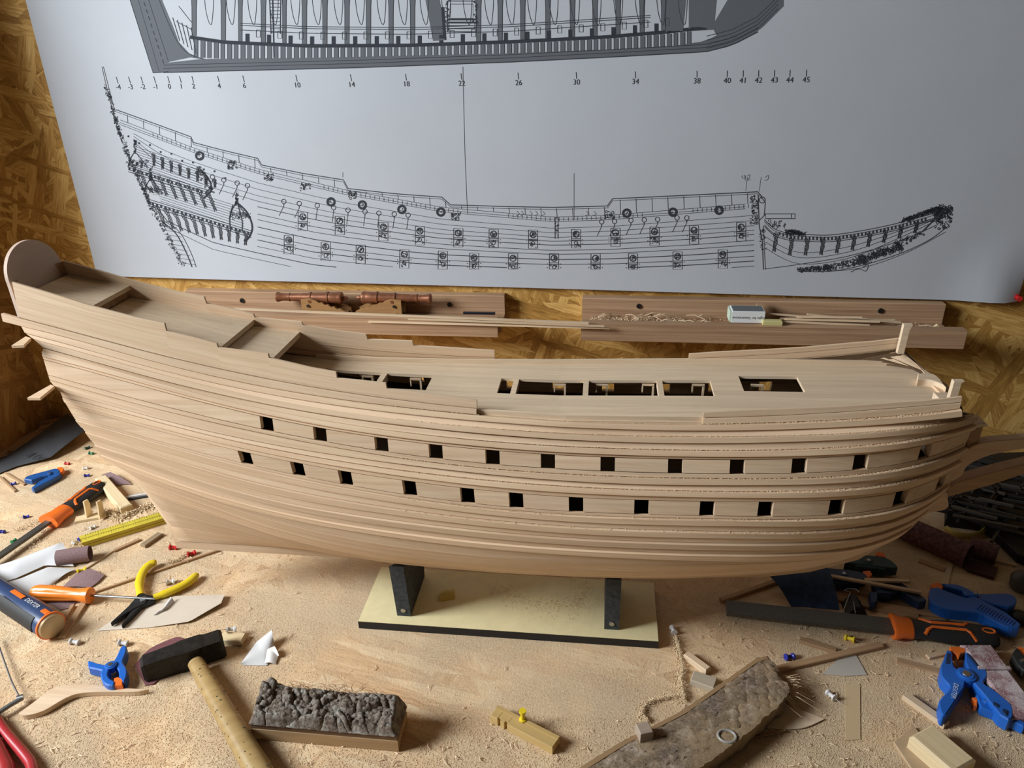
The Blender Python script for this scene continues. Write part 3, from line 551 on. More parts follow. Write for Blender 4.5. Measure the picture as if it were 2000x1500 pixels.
'W9t':'-6732,678,2846 -6341,748,2757 -5950,814,2666 -5560,875,2576 -5169,933,2494 -4778,986,2423 -4388,1035,2365 -3997,1081,2320 -3606,1122,2284 -3216,1160,2257 -2825,1194,2236 -2434,1223,2219 -2043,1249,2205 -1653,1271,2195 -1262,1289,2187 -871,1304,2182 -481,1314,2181 -90,1321,2183 301,1325,2189 691,1325,2196 1082,1319,2203 1448,1303,2207 1809,1275,2205 2159,1233,2199 2494,1176,2193 2808,1103,2189 3097,1015,2189 3356,913,2194 3583,796,2203 3772,668,2209 3923,530,2194 4032,385,2137 4098,234,2034 4120,80,1900',
'W9b':'-6735,628,2719 -6349,702,2627 -5963,772,2537 -5578,837,2453 -5192,898,2378 -4806,955,2314 -4420,1007,2263 -4034,1054,2221 -3648,1098,2189 -3262,1137,2164 -2876,1172,2144 -2491,1203,2128 -2105,1230,2114 -1719,1253,2104 -1333,1272,2095 -947,1287,2090 -561,1298,2088 -175,1305,2089 211,1309,2093 596,1310,2099 982,1305,2104 1344,1289,2106 1701,1261,2102 2047,1219,2093 2377,1162,2082 2687,1089,2072 2972,1001,2065 3229,899,2060 3452,784,2056 3640,658,2047 3788,522,2019 3896,379,1955 3962,231,1853 3984,80,1725',
}
YC=.898
HP={k:np.array([[float(t) for t in s.split(',')] for s in v.split()])*1e-4 for k,v in HL.items()}
ship=thing('ship_model','unfinished pale wooden sailing warship model with two rows of square gunports on a stand','ship model',(0,YC,.10))
sp=lambda P:(P[0],P[1]-YC,P[2]-.10)
def vx(n,X,c): a=HP[n]; return np.interp(X,a[:,0],a[:,c])
# bottom lines
eX=[-.66,-.60,-.52,-.44,-.36,-.28,-.12,.04,.12,.20,.28,.36,.40]; eV=[2.4,2.2,1.95,1.6,1.38,1.25,1.25,1.35,1.45,1.6,1.7,1.8,1.8]
W9=HP['W9b']
def zk(X): return float(np.interp(X,[-.675,-.656,-.642,.10,.20,.27,.33,.365,W9[-1,0]],[.20,.172,.097,.097,.1005,.109,.128,.147,W9[-1,2]]))
NB=7
for j in range(1,NB+1):
    th=j/NB*math.pi/2; rows=[]
    for X,b9,z9 in W9:
        e=float(np.interp(X,eX,eV)); b=.007+(b9-.007)*math.cos(th)**e; z=z9-(z9-zk(X))*math.sin(th)**e; rows.append((X,b,z))
    HP['B%d'%j]=np.array(rows)
order=['S1','W1t','W1b','W2t','W2b','W3t','W3b','W4t','W4b','W5t','W5b','W6t','W6b','W7t','W7b','W8t','W8b','W9t','W9b']+['B%d'%j for j in range(1,NB+1)]
def dense(a,n=72):
    t=np.linspace(0,1,len(a)); s=np.concatenate([np.linspace(0,.62,n*5//9,endpoint=False),np.linspace(.62,1,n-n*5//9)]); return np.stack([np.interp(s,t,a[:,c]) for c in range(3)],1)
DL={k:dense(HP[k]) for k in order}
def line_pts(n): a=DL[n]; return np.stack([a[:,0],-a[:,1],a[:,2]-.10],1)
LP={k:line_pts(k) for k in order}
def normals(top,bot):
    du=np.gradient(top+bot,axis=0); dv=bot-top; n=np.cross(du,dv); n/=np.linalg.norm(n,axis=1,keepdims=True)+1e-9
    n[n[:,1]>0]*=-1; 
    return n
def strake(name,top,bot,out,th,mat,mirror=True,label=None,seam=.0004,nrm=None):
    n=normals(top,bot) if nrm is None else nrm
    d=(bot-top); L=np.linalg.norm(d,axis=1,keepdims=True)+1e-9; top=top+d/L*np.minimum(seam,L*.3); bot=bot-d/L*np.minimum(seam,L*.3)
    out=np.broadcast_to(np.asarray(out,float).reshape(-1,1),(len(top),1)); m=len(top); c=min(.0006,float(np.abs(out).max())*.5+.0002); dd=d/L
    rings=[top+n*(out-th),top+n*(out-c),top+n*out+dd*c,bot+n*out-dd*c,bot+n*(out-c),bot+n*(out-th)]; vs=np.concatenate(rings); fs=[]
    for r in range(6):
        q=(r+1)%6
        for i in range(m-1): fs.append((r*m+i,r*m+i+1,q*m+i+1,q*m+i))
    fs.append(tuple(r*m for r in range(6))); fs.append(tuple(r*m+m-1 for r in range(6))[::-1])
    res=[]
    u=np.concatenate([[0],np.cumsum(np.linalg.norm(np.diff(top,axis=0),axis=1))])+random.random()*3; v0=random.random()*5
    for s in ((1,-1) if mirror else (1,)):
        v=[(p[0],p[1]*s,p[2]) for p in vs]; o=part(name,MB().add(v,fs),mat,ship,label,smooth=35); res.append(o)
        k=np.empty(len(o.data.loops),int); o.data.loops.foreach_get('vertex_index',k); vv=np.array([-.004,0,.0003,L.max()-.0003,L.max(),L.max()+.004])
        uv=np.stack([u[k%m],v0+vv[k//m]],1).astype(np.float32); o.data.uv_layers.new(name='grain').data.foreach_set('uv',uv.ravel())
    return res
def seg(P,x0,x1):                       # piece of a line between two lengths
    xs=P[:,0]; k=(xs>x0+1e-5)&(xs<x1-1e-5); ins=P[k]
    f=lambda x:np.array([np.interp(x,xs,P[:,c]) for c in range(3)])
    return np.concatenate([[f(x0)],ins,[f(x1)]])
def resample(P,n):
    s=np.concatenate([[0],np.cumsum(np.linalg.norm(np.diff(P,axis=0),axis=1))]); t=np.linspace(0,s[-1],n); return np.stack([np.interp(t,s,P[:,c]) for c in range(3)],1)
PR=.0037
def whole(a,b,name,out,th,mat):
    if np.any(out): out=out*np.interp(LP[a][:,0],[-.70,-.45,-.15],[.28,.45,1.])
    strake(name,LP[a],LP[b],out,th,mat)
whole('W1t','W1b','wale',PR,.007,M['wale_s'])
for a,b in (('W1b','W2t'),('W2b','W3t'),('W4b','W5t'),('W6b','W7t'),('W7b','W8t'),('W8b','W9t')): whole(a,b,'hull_plank',0,.004,M['hull_s'])
for k in range(2,10): whole('W%dt'%k,'W%db'%k,'wale',PR if k<6 else PR*.85,.0065,M['wale_s'])
bl=['W9b']+['B%d'%j for j in range(1,NB+1)]
for a,b in zip(bl[:-1],bl[1:]): whole(a,b,'hull_plank',0,.004,M['hull_s'])
ports_u=[521,625,745,851,962,1070,1187,1319,1440,1561,1681,1807]; ports_l=[480,582,675,800,913,1008,1125,1253,1381,1495,1634,1759,1838]
pw_=lambda px:CI(px,[480,700,1000,1400,1650,1760,1810,1850],[25,26,28,29,30,26,23,13])
for (a,b,v0,v1,ports) in (('W3b','W4t',.12,.78,ports_u),('W5b','W6t',.20,.86,ports_l)):
    A,B=LP[a],LP[b]; m0=A+(B-A)*v0; m1=A+(B-A)*v1; mm=(m0+m1)/2; n=normals(A,B)
    strake('hull_plank',A,m0,0,.004,M['hull2_s']); strake('hull_plank',m1,B,0,.004,M['hull2_s'])
    cols=np.array([pix((p[0],p[1]+YC,p[2]+.10))[0] for p in mm]); k=np.argmax(cols)+1
    Xof=lambda px:float(np.interp(px,cols[:k],mm[:k,0]))
    cuts=[mm[0,0]]
    for px in ports: w=pw_(px)/2; cuts+= [Xof(px-w),Xof(px+w)]
    cuts.append(mm[-1,0])
    for i in range(0,len(cuts),2):
        x0,x1=cuts[i],cuts[i+1]; 
        # station fraction of the middle line, used for both edges so that port sides stand square to the plank
        f0,f1=(np.interp(x,mm[:,0],np.arange(len(mm))) for x in (x0,x1)); fr=[f0]+[q for q in range(len(mm)) if f0+.02<q<f1-.02]+[f1]
        at=lambda P:np.stack([np.interp(fr,np.arange(len(P)),P[:,c]) for c in range(3)],1)
        strake('hull_plank',at(m0),at(m1),0,.0085,M['hull2'],nrm=at(n))
# added dark inner skin stopping light leaks at the seams, left open along the port rows
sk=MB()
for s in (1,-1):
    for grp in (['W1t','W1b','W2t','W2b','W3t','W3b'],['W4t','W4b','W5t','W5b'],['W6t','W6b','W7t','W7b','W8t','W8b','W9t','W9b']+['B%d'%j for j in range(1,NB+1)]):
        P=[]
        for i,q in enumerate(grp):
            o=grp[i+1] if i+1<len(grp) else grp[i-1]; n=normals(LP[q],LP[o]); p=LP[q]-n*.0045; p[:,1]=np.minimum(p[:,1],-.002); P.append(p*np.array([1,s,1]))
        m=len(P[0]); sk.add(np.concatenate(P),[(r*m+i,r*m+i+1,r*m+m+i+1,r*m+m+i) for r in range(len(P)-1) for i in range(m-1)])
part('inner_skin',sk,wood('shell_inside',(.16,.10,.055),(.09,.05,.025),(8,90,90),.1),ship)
# bulwarks with stepped sheer
TA=[(-.7415,.524),(-.711,.5155),(-.681,.507),(-.645,.496),(-.584,.481),(-.5465,.474),(-.5455,.464),(-.51,.4565),(-.4805,.449),(-.4795,.444),(-.445,.441),(-.4135,.438),(-.4125,.433),(-.385,.428),(-.358,.423),(-.3255,.419),(-.3245,.411),(-.29,.4095),(-.2615,.408),(-.2605,.401),(-.2,.397),(-.147,.393)]
TB=[(.122,.391),(.16,.395),(.222,.400),(.277,.405),(.331,.412),(.358,.415),(.384,.419),(.399,.422)]
def bulwark(T):
    X=np.array([t[0] for t in T]); zT=np.array([t[1] for t in T]); Xl=np.clip(X,HP['S1'][0,0],.4)
    def ln(n): return np.stack([X,-vx(n,Xl,1),vx(n,Xl,2)+(X<HP[n][0,0])*(HP[n][0,0]-X)*.3-.10],1)
    s1=ln('S1'); w=ln('W1t'); t=s1.copy(); t[:,2]=zT-.10; t[:,1]=s1[:,1]+.12*np.maximum(0,zT-.10-s1[:,2])
    k=t[:,2]>s1[:,2]+.001
    s1b=np.where(k[:,None],s1,t-np.array([0,0,.0012]))
    strake('bulwark_plank',t,s1b,0,.0032,M['hull_s']); return s1b,w
s1,w=bulwark(TA)
ex=ty(4,611,YC-.055); ex2=ty(2,628,YC-.056)
s1e=np.concatenate([[[ex[0],ex[1]-YC,ex[2]-.10]],s1]); we=np.concatenate([[[ex[0],ex2[1]-YC,ex2[2]-.10]],w])
strake('bulwark_plank',s1e,we,.0022,.005,M['hull_s'],mirror=True)
s1,w=bulwark(TB); strake('bulwark_plank',s1,w,.0002,.0034,M['hull_s'])
dz=lambda x:CI(x,[-.5,-.35,-.2,-.05,.12,.4],[.392,.3775,.3735,.3725,.378,.383])
# waterway strip inside the far bulwark and its near twin
xs=np.linspace(-.40,.384,40); top=np.stack([xs,-(vx('W1t',xs,1)-.0045),np.array([dz(q) for q in xs])-.10+.006],1); bot=top.copy(); bot[:,2]-=.008
for s in (1,-1):
    mb=MB(); m=len(xs); rr=[top,bot,bot+np.array([0,.004,0]),top+np.array([0,.004,0])]; vs=np.concatenate(rr)*np.array([1,s,1])
    fs=[(r*m+i,r*m+i+1,((r+1)%4)*m+i+1,((r+1)%4)*m+i) for r in range(4) for i in range(m-1)]+[(0,m,2*m,3*m),(m-1,2*m-1,3*m-1,4*m-1)]
    part('waterway',MB().add(vs,fs),M['deck'],ship)
xs=np.linspace(-.46,.384,44)
for s in (1,-1):
    v=[]
    for x in xs: b_=float(vx('W1t',min(x,.4),1)); v+=[(x,s*(b_-.0034),dz(x)-.1006),(x,s*(b_-.018),dz(x)-.1006)]
    part('margin_plank',MB().add(v,[(2*i,2*i+1,2*i+3,2*i+2) for i in range(len(xs)-1)]),M['deck'],ship)
# decks of separate planks
def deck_plank(y0,y1,x0,x1,zf,th,bf_,mat,name='deck_plank',xf=None):
    xs=np.linspace(x0,x1,max(3,int((x1-x0)/.02)+2)); P=[]
    for x in xs:
        b=bf_(x); a,c=max(y0,-b),min(y1,b)
        if c-a>.0005: P.append((x,x,a+.0002,c-.0002))
    if len(P)<2: return
    if xf:
        a,c=P[-1][2:]; P=[p for p in P if p[0]<min(xf(a),xf(c))-.002]+[(xf(a),xf(c),a,c)]
    vs=[];fs=[]
    for xa,xc,a,c in P:
        z,z2=zf(xa)-.10,zf(xc)-.10; vs+=[(xa,a,z),(xc,c,z2),(xc,c,z2-th),(xa,a,z-th)]
    for i in range(len(P)-1):
        for k in range(4): q=(k+1)%4; fs.append((4*i+k,4*i+4+k,4*i+4+q,4*i+q))
    fs+=[(0,1,2,3),(4*len(P)-4,4*len(P)-1,4*len(P)-2,4*len(P)-3)]
    part(name,MB().add(vs,fs),mat,ship)
db=lambda x:float(vx('W1t',min(x,.4),1))-.0035
ye=[.8795-YC+.0155*k for k in range(-6,9)]
fwd=lambda y:CI(y,[-.082,-.066,-.014,-.001,.046,.081],[.380,.404,.425,.413,.421,.404])
hat=[(-.375,-.225,0,3),(-.131,.1445,0,3),(.1825,.257,1,4)]
for k in range(len(ye)-1):
    r=k-6; x0,x1=-.50,fwd((ye[k]+ye[k+1])/2); cuts=[(x0,x1)]
    for a,b,r0,r1 in hat:
        if r0<=r<r1:
            nc=[]
            for p,q in cuts:
                if a>p and b<q: nc+=[(p,a),(b,q)]
                else: nc.append((p,q))
            cuts=nc
    for p,q in cuts: deck_plank(ye[k],ye[k+1],p,q,dz,.004,db,M['deck'],xf=fwd if q==cuts[-1][1] else None)
for px0,px1 in ((1003,1013),(1141,1149),(1283,1291)):
    x=(tz(px0,747,.37)[0]+tz(px1,747,.37)[0])/2; part('hatch_beam',MB().box(x-.0035,x+.0035,ye[6]-.002,ye[9]+.002,dz(x)-.10-.009,dz(x)-.10-.001),M['deck'],ship)
x=-.293; part('hatch_beam',MB().box(x-.004,x+.004,ye[6],ye[9],dz(x)-.112,dz(x)-.101),M['deck'],ship)
for x in (-.318,-.25,-.052,.004,.065,.130,.205):        # small knees seen in the dark under the hatches
    for s in (1,): 
        z=dz(x)-.10-.006; mb=MB().box(x-.008,x+.008,ye[9]+.000,ye[9]+.004,z-.0025,z).box(x+.0055,x+.008,ye[9],ye[9]+.004,z-.018,z-.002).box(x-.008,x-.0065,ye[9],ye[9]+.004,z-.012,z-.002)
        part('hatch_knee',mb,M['strip'],ship)
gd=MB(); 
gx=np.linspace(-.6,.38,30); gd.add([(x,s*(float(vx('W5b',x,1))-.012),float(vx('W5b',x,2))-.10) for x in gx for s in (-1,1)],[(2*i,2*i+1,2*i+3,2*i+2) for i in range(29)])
part('gun_deck',gd,wood('inside_shade',(.10,.06,.03),(.06,.03,.015),(8,90,90),.1),ship)  # inner deck coloured dark to stand in for the shade inside the hull
def raised(x0,z0,x1,z1,th,n=7):
    bb=lambda x:float(vx('S1',max(x,-.739),1))-.004; zf=lambda x:lerp(z0,z1,(x-x0)/(x1-x0)); bm_=max(bb(x0),bb(x1))
    e=np.linspace(-bm_,bm_,n+1)
    for k in range(n): deck_plank(e[k],e[k+1],x0,x1,zf,.003,bb,M['deck'])
    b=bb(x1); part('deck_beam',MB().box(x1-.006,x1-.0003,-b+.0005,b-.0005,z1-.10-th,z1-.10-.0032),M['deck'],ship)
raised(-.738,.504,-.652,.488,.006,6); raised(-.655,.471,-.481,.440,.007,7); raised(-.520,.4365,-.419,.4215,.008,7)
b=.053; mb=MB(); 
for k in range(7): y=lerp(-b,b,k/7); part('bulkhead_board',MB().box(-.660,-.657,y+.0003,y+2*b/7-.0003,.471-.10,.4848-.10),M['brown'],ship)
# stern: transom and arched panel
EP=[]
for n in order: a=HP[n][0]; EP.append((a[0],a[1],a[2]))
EP=[(-.742,.051,.522)]+EP[:19]+[(HP['B%d'%j][0,0],HP['B%d'%j][0,1],HP['B%d'%j][0,2]) for j in range(1,NB+1)]
mb=MB(); q=7; vs=[]
for X,b_,z in EP:
    for k in range(q): vs.append((X+.001-.010*(1-(2*k/(q-1)-1)**2)*min(1,b_/.05),lerp(-b_+.0015,b_-.0015,k/(q-1)),z-.10))
mb.add(vs,[(r*q+k,r*q+k+1,r*q+q+k+1,r*q+q+k) for r in range(len(EP)-1) for k in range(q-1)]); part('transom',mb,M['brown'],ship,smooth=60)
arc=[(-.056,.478),(-.0505,.519)]+[(-.0505*math.cos(a),.519+.044*math.sin(a)) for a in np.linspace(.1,math.pi-.1,26)]+[(.0505,.519),(.056,.478)]
ap=thing; 
vs=[]
for x_o in (-.0045,0):
    for y,z in arc: vs.append((lerp(-.7395,-.751,(z-.478)/.085)+x_o,y,z-.10))
n=len(arc); fs=[tuple(range(n)),tuple(range(n,2*n))[::-1]]+[(i,(i+1)%n,n+(i+1)%n,n+i) for i in range(n)]
part('stern_panel',MB().add(vs,fs),wood('stern_panel_wood',(.66,.50,.40),(.56,.41,.32),(6,20,60),.05,.6),ship)
# deadwood, keel and stempost
kp=[(.36,.140),(.30,.117),(.24,.1035),(.18,.0985),(.10,.0965),(-.642,.0965)]
mb=MB(); poly=[(-.640,.0835),(.14,.0835),(.24,.092),(.30,.105),(.36,.130),(.3985,.1655)]+[(p[0],p[1]) for p in [(.405,.182),(.395,.175)]]+kp
poly=[(x,z-.10) for x,z in poly]; mmx=Matrix.Rotation(R(90),4,'X'); mb.prism(poly,-.0065,.0065,mmx); part('keel',mb,M['wale'],ship)
SP=np.array([HP[n][-1] for n in order[3:19]]); mb=MB()
ring=[]
for X,b_,z in SP[::-1]: ring.append((X,z-.10))
st=[(x-.004,z) for x,z in ring]+[(x+.008,z) for x,z in ring[::-1]]; mb.prism(st,-.0075,.0075,mmx); part('stempost',mb,M['wale'],ship)
part('sternpost',MB().prism([(-.6415,-.0165),(-.6335,-.0165),(-.642,.072),(-.6505,.072)],-.006,.006,mmx),M['wale'],ship)
# beak: head knees, cheek plate, rails (drawn on their own upright planes)
def knee(name,pts,y,th,mat,lab=None):
    P=[ty(px,py,y) for px,py in pts]; part(name,MB().prism([(p[0],p[2]-.10) for p in P],-th/2,th/2,Matrix.Translation((0,y-YC,0))@mmx,c=.0006),mat,ship,lab)
def cr(pts,n=5):
    P=[np.array(p,float) for p in pts]; out=[]
    for k in range(len(P)-1):
        p0,p1,p2,p3=P[max(k-1,0)],P[k],P[k+1],P[min(k+2,len(P)-1)]
        for t in np.arange(0,1,1/n): out.append(tuple(.5*((2*p1)+(p2-p0)*t+(2*p0-5*p1+4*p2-p3)*t*t+(3*p1-p0-3*p2+p3)*t**3)))
    out.append(tuple(P[-1])); return out
knee('head_knee',cr([(1846,937),(1858,905),(1874,882),(1896,866),(1930,857),(2000,851),(2080,842)])+cr([(2080,858),(2000,870),(1940,881),(1905,893),(1884,906),(1873,924),(1848,938)]),YC-.012,.014,M['wale'])
knee('head_knee',cr([(1836,965),(1850,944),(1884,929),(1950,911),(2000,899),(2080,880)])+cr([(2080,900),(2000,917),(1930,940),(1848,963)]),YC+.004,.018,M['brown'])
knee('stem_knee',cr([(1800,996),(1822,972),(1845,956),(1848,972),(1849,984),(1838,992),(1815,996),(1796,1006)]),YC-.002,.012,M['wale'])
knee('cheek_plate',[(1878,893),(1884,850),(1890,828),(1915,823),(1900,870),(1895,893)],YC-.006,.02,M['brown'])
knee('cheek_cap',[(1888,829),(1892,820),(1917,818),(1922,823)],YC-.006,.024,M['deck'])
def flat(name,pts,z,th,mat): P=[tz(px,py,z) for px,py in pts]; part(name,MB().prism([(p[0],p[1]-YC) for p in P],z-.10-th,z-.10,None,.0006),mat,ship)
flat('beakhead_rail',cr([(1793,729),(1818,729),(1834,738),(1848,757)])+cr([(1843,752),(1828,745),(1810,741),(1793,741)]),.392,.012,M['deck'])
flat('beakhead_rail',[(1814,745),(1822,744),(1852,768),(1838,769)],.386,.010,M['wale'])
flat('beakhead_rail',[(1823,766),(1834,778),(1872,773),(1866,767)],.396,.014,M['deck'])
flat('beakhead_deck',[(1800,742),(1835,768),(1868,776),(1878,790),(1850,784),(1790,746)],.378,.004,M['wale'])
for s in (1,-1): 
    x=.393; part('timber_head',MB().prism([(x-.004,.302),(x+.004,.302),(x+.005,.335),(x+.008,.343 if s<0 else .337),(x-.003,.343 if s<0 else .337)],-.0035,.0035,Matrix.Translation((0,s*-.081,0))@mmx),M['deck'],ship)
def brk(pts,z):
    P=[tz(px,py,z) for px,py in pts]; part('stern_bracket',MB().prism([(p[0],p[1]-YC) for p in P],z-.10-.0035,z-.10),M['wale'],ship)
brk([(22,675),(50,657),(60,660),(46,674)],.454); brk([(53,777),(99,751),(106,754),(78,777)],.397)
# ------------------------------------------------------------------ stand
stand=thing('ship_stand','display stand with cream base board and two dark grey posts under the ship','stand',(-.124,.898,0))
cream=plain('cream_board',(.80,.70,.40),.6,0,.3,.05,60); grey=plain('dark_grey_felt',(.060,.068,.075),.85,0,.2,.35,160,.5)
part('base_board',MB().box(-.2185,.2185,-.063,.063,.0005,.0132),M['black'],stand,'black edged board')
part('base_top',MB().box(-.2182,.2182,-.0628,.0628,.0132,.0138),cream,stand,'cream laminate top')
for X in (-.277,.0285):
    b9=float(np.interp(X,W9[:,0],W9[:,1])); z9=float(np.interp(X,W9[:,0],W9[:,2])); e=float(np.interp(X,eX,eV)); prof=[]
    for t in np.linspace(.86,1.57,12):
        b=.007+(b9-.007)*math.cos(t)**e; z=z9-(z9-zk(X))*math.sin(t)**e
        if b<.062: prof.append((b,min(z,.1)-.0012 if b<.012 else z-.0045))
    prof[-1]=(0.0068,.0826); top=[(-b,z) for b,z in prof]+[(b,z) for b,z in prof[::-1]]
    poly=[(-.046,.0138)]+top+[(.046,.0138)]
    mm=Matrix.Translation((X+.124,0,0))@Matrix(((0,0,1,0),(1,0,0,0),(0,1,0,0),(0,0,0,1)))
    part('post',MB().prism(poly,-.0105,.0105,mm),[grey],stand)
    part('post_screw',MB().lathe([(0,.0042),(.002,.0036),(.002,.001)],Matrix.Translation((X+.124,-.0465,.026))@Matrix.Rotation(R(-90),4,'Z'),12),M['steel'],stand,smooth=40)
# ------------------------------------------------------------------ things lying on the bench
purple=plain('purple_sandpaper',(.25,.165,.165),.9,0,.1,.35,900,.6); gsand=plain('grey_sandpaper',(.085,.088,.095),.85,0,.15,.25,700,.4); bsand=plain('blue_sandpaper',(.012,.032,.08),.6,0,.4,.5,90,.3)
white=plain('white_scrap',(.66,.66,.66),.6,0,.3,.03,30); film=plain('tracing_film',(.64,.55,.44),.45,0,.4,.04,30)
dark=plain('dark_file_steel',(.12,.115,.10),.5,.7,.5,.3,500,.3); rub=plain('black_rubber',(.022,.022,.022),.6,0,.4,.2,300); navy=plain('navy_plastic',(.03,.055,.13),.35,0,.5); dnavy=plain('dark_navy_plastic',(.008,.03,.085),.45)
clear=plain('milky_plastic',(.70,.68,.66),.3); green=plain('green_plastic',(.0,.18,.06),.4); teal=plain('dark_green_plastic',(.0,.06,.05),.4); bluepin=plain('blue_pin_plastic',(.02,.03,.32),.4)
def rel(pts,z,o): return [(lambda p:(p[0]-o[0],p[1]-o[1]))(tz(px,py,z)) for px,py in pts]
def plate(name,pts,z0,z1,mat,label,cat,group=None,c=.0004,parent=None):
    o=tz(*pts[0],z1)
    m=MB().prism(rel(pts,z1,o),z0,z1,None,c)
    ob=solo(name,m,mat,label,cat,(o[0],o[1],0),0,group); return ob
def curl(name,edgeA,edgeB,mat,label,cat,zA,zB,th=.0004,sag=0.,n=10,group=None):
    """thin sheet between two photographed edges with given heights along each edge"""
    def samp(E,Z):
        t=np.linspace(0,1,len(E)); s=np.linspace(0,1,24)
        return [tz(float(np.interp(u,t,[e[0] for e in E])),float(np.interp(u,t,[e[1] for e in E])),float(np.interp(u,np.linspace(0,1,len(Z)),Z))) for u in s]
    A=samp(edgeA,zA); B=samp(edgeB,zB); o=A[0].copy(); o[2]=0; g=[]
    for k in range(n+1):
        t=k/n; g.append([tuple(lerp(a,b,t)-o+np.array([0,0,sag*math.sin(math.pi*t)])) for a,b in zip(A,B)])
    return solo(name,MB().sheet(g,th),mat,label,cat,(o[0],o[1],0),0,group,60)
def stick(name,a,b,w,h,mat,label,cat,group=None,z=0.,round_=False,tilt=0):
    A,ang,L=ab(a,b,z+h); mb=MB()
    if round_: mb.lathe([(0,w/2),(L,w/2)],Matrix.Translation((0,0,h/2+z)),10)
    else: mb.box(0,L,-w/2,w/2,z,z+h,c=min(w,h)*.12)
    return solo(name,mb,mat,label,cat,(A[0],A[1],0),ang,group,40 if round_ else None)
def pin(px,py,deg,mat,label,name='push_pin',stand=False,z=0.,s=1.):
    if px<200 and py<1075: s=.7
    P=tz(px,py,z+.004)
    o=thing(name,label,'push pin',(P[0],P[1],z),R(deg))
    mm=Matrix.Translation((0,0,.0046*s))@Matrix.Rotation(R(8),4,'Y')
    if stand: mm=Matrix.Translation((0,0,.004))@Matrix.Rotation(R(-90),4,'Y')
    part('pin_head',MB().lathe([(-.0008,.0048),(.001,.0048),(.002,.0028),(.0085,.0026),(.0100,.0046),(.0125,.0046)] if not stand else [(-.0036,.0048),(-.002,.0048),(-.001,.0028),(.0085,.0026),(.0100,.0046),(.0125,.0046)],mm@Matrix.Scale(s,4),12),mat,o,smooth=40)
    if not stand: part('needle',MB().lathe([(-.011,.0002),(-.0008,.0005)],mm@Matrix.Scale(s,4),6),M['steel'],o)
    return o
# --- flat files with black and orange handles
def file_tool(label,butt,c1,c0,tip,z,hw,bw,bh,name='file'):
    A,ang,L=ab(butt,tip,z); dd=lambda p:float(np.linalg.norm(tz(*p,z)-A)); x1,x0=dd(c1),dd(c0)
    o=thing(name,label,'file',(A[0],A[1],0),ang); T=Matrix.Translation((0,0,hw*.62))
    part('handle',MB().lathe([(0,hw*.35),(.003,hw*.72),(.010,hw*.92),(x1*.3,hw*.98),(x1*.55,hw),(x1*.8,hw*.86),(x1*.93,hw*.82),(x1,hw*.86)],T,22,1,.62),rub,o,smooth=50)
    part('collar',MB().lathe([(x1,hw*.86),(x1+.002,hw*.92),(lerp(x1,x0,.5),hw*.9),(x0-.003,hw*1.12),(x0,hw*1.1)],T,22,1,.62),M['orange'],o,'orange collar',smooth=50)
    part('blade',MB().box(x0-.004,L,-bw/2,bw/2,hw*.62-bh/2,hw*.62+bh/2,c=.0008),dark,o)
    t=1.235*hw; pts=[(x1*.30,-hw*.86,hw*.86),(x1*.36,-hw*.45,t*.97),(x1*.40,-hw*.25,t),(x1*.78,-hw*.22,t*.95),(x1*.84,-hw*.45,t*.89),(x1*.88,-hw*.75,hw*.90)]
    for s in (1,-1):
        part('inlay',MB().tube([(x,y*s,z_) for x,y,z_ in pts],.0026,6,.6),M['orange'],o,'orange grip line')
    part('hang_hole',MB().tube([(x1*.13+.008*math.cos(a),.0045*math.sin(a),t*.93) for a in np.linspace(0,2*math.pi,15)],.0015,6),M['orange'],o,'orange ringed hanging hole')
    return o
file_tool('flat file with black and orange handle lying beyond the yellow folding ruler',(200,945),(116,990),(90,1018),(-40,1112),.013,.0195,.014,.005)
file_tool('broad flat file with black and orange handle lying right of the base board',(1950,1246),(1779,1226),(1741,1221),(1418,1187),.013,.0205,.030,.006)
# --- folding ruler
A,ang,L=ab((160,1052),(345,996),.010); rul=thing('folding_ruler','yellow wooden folding ruler lying folded beside the ship keel','ruler',(A[0],A[1],0),ang)
ry=plain('ruler_yellow',(.58,.47,.05),.5,0,.4,.12,40)
for k,(y,z) in enumerate(((-.013,0),(-.013,.0068),(-.0,0),(.0,.0068))): part('ruler_leaf',MB().box(-.001*k,L+.02,y-.0055,y+.0075-.0012,z,z+.0062,c=.0005),ry,rul)
tk=MB(); 
for k in range(60): tk.box(.006+k*.004,.0065+k*.004,.001 if k%5 else -.002,.006,.013,.0132)
for k in range(60): tk.box(.006+k*.004,.0065+k*.004,-.0075,-.0105 if k%5 else -.013,.013,.0132)
g=part('graduations',tk,M['ink'],rul); g['kind']='stuff'
# --- screwdriver, chisel handle, pliers
A,ang,L=ab((64,1157),(302,1170),.0125); sd=thing('screwdriver','small screwdriver with a translucent orange fluted handle','screwdriver',(A[0],A[1],0),ang); hx=float(np.linalg.norm(tz(178,1163,.0125)-A))
mb=MB(); mb.lathe([(0,.006),(.002,.0105),(.008,.0125),(.03,.0128),(hx*.6,.011),(hx*.75,.0095),(hx*.86,.0105),(hx*.93,.0125),(hx*.99,.0125),(hx,.011)],None,36)
for i,(x,y,z) in enumerate(mb.v):
    if .006<x<hx*.7:
        a=math.atan2(z,y); k=1-.13*max(0,math.cos(6*a))**2; mb.v[i]=(x,y*k,z*k)
mb.v=[(x,y,z+.0125) for x,y,z in mb.v]; part('handle',mb,plain('orange_handle',(.88,.24,.03),.3,0,.6),sd,smooth=50)
part('shaft',MB().lathe([(hx-.002,.002),(L-.006,.002),(L,.0012)],Matrix.Translation((0,0,.0125)),10),M['steel'],sd,smooth=40)
A,ang,L=ab((104,1226),(-60,1118),.019); ch=thing('tool_handle','thick navy and orange tool handle with a brass coloured end cap at the bench edge','handle',(A[0],A[1],0),ang); r=.0205
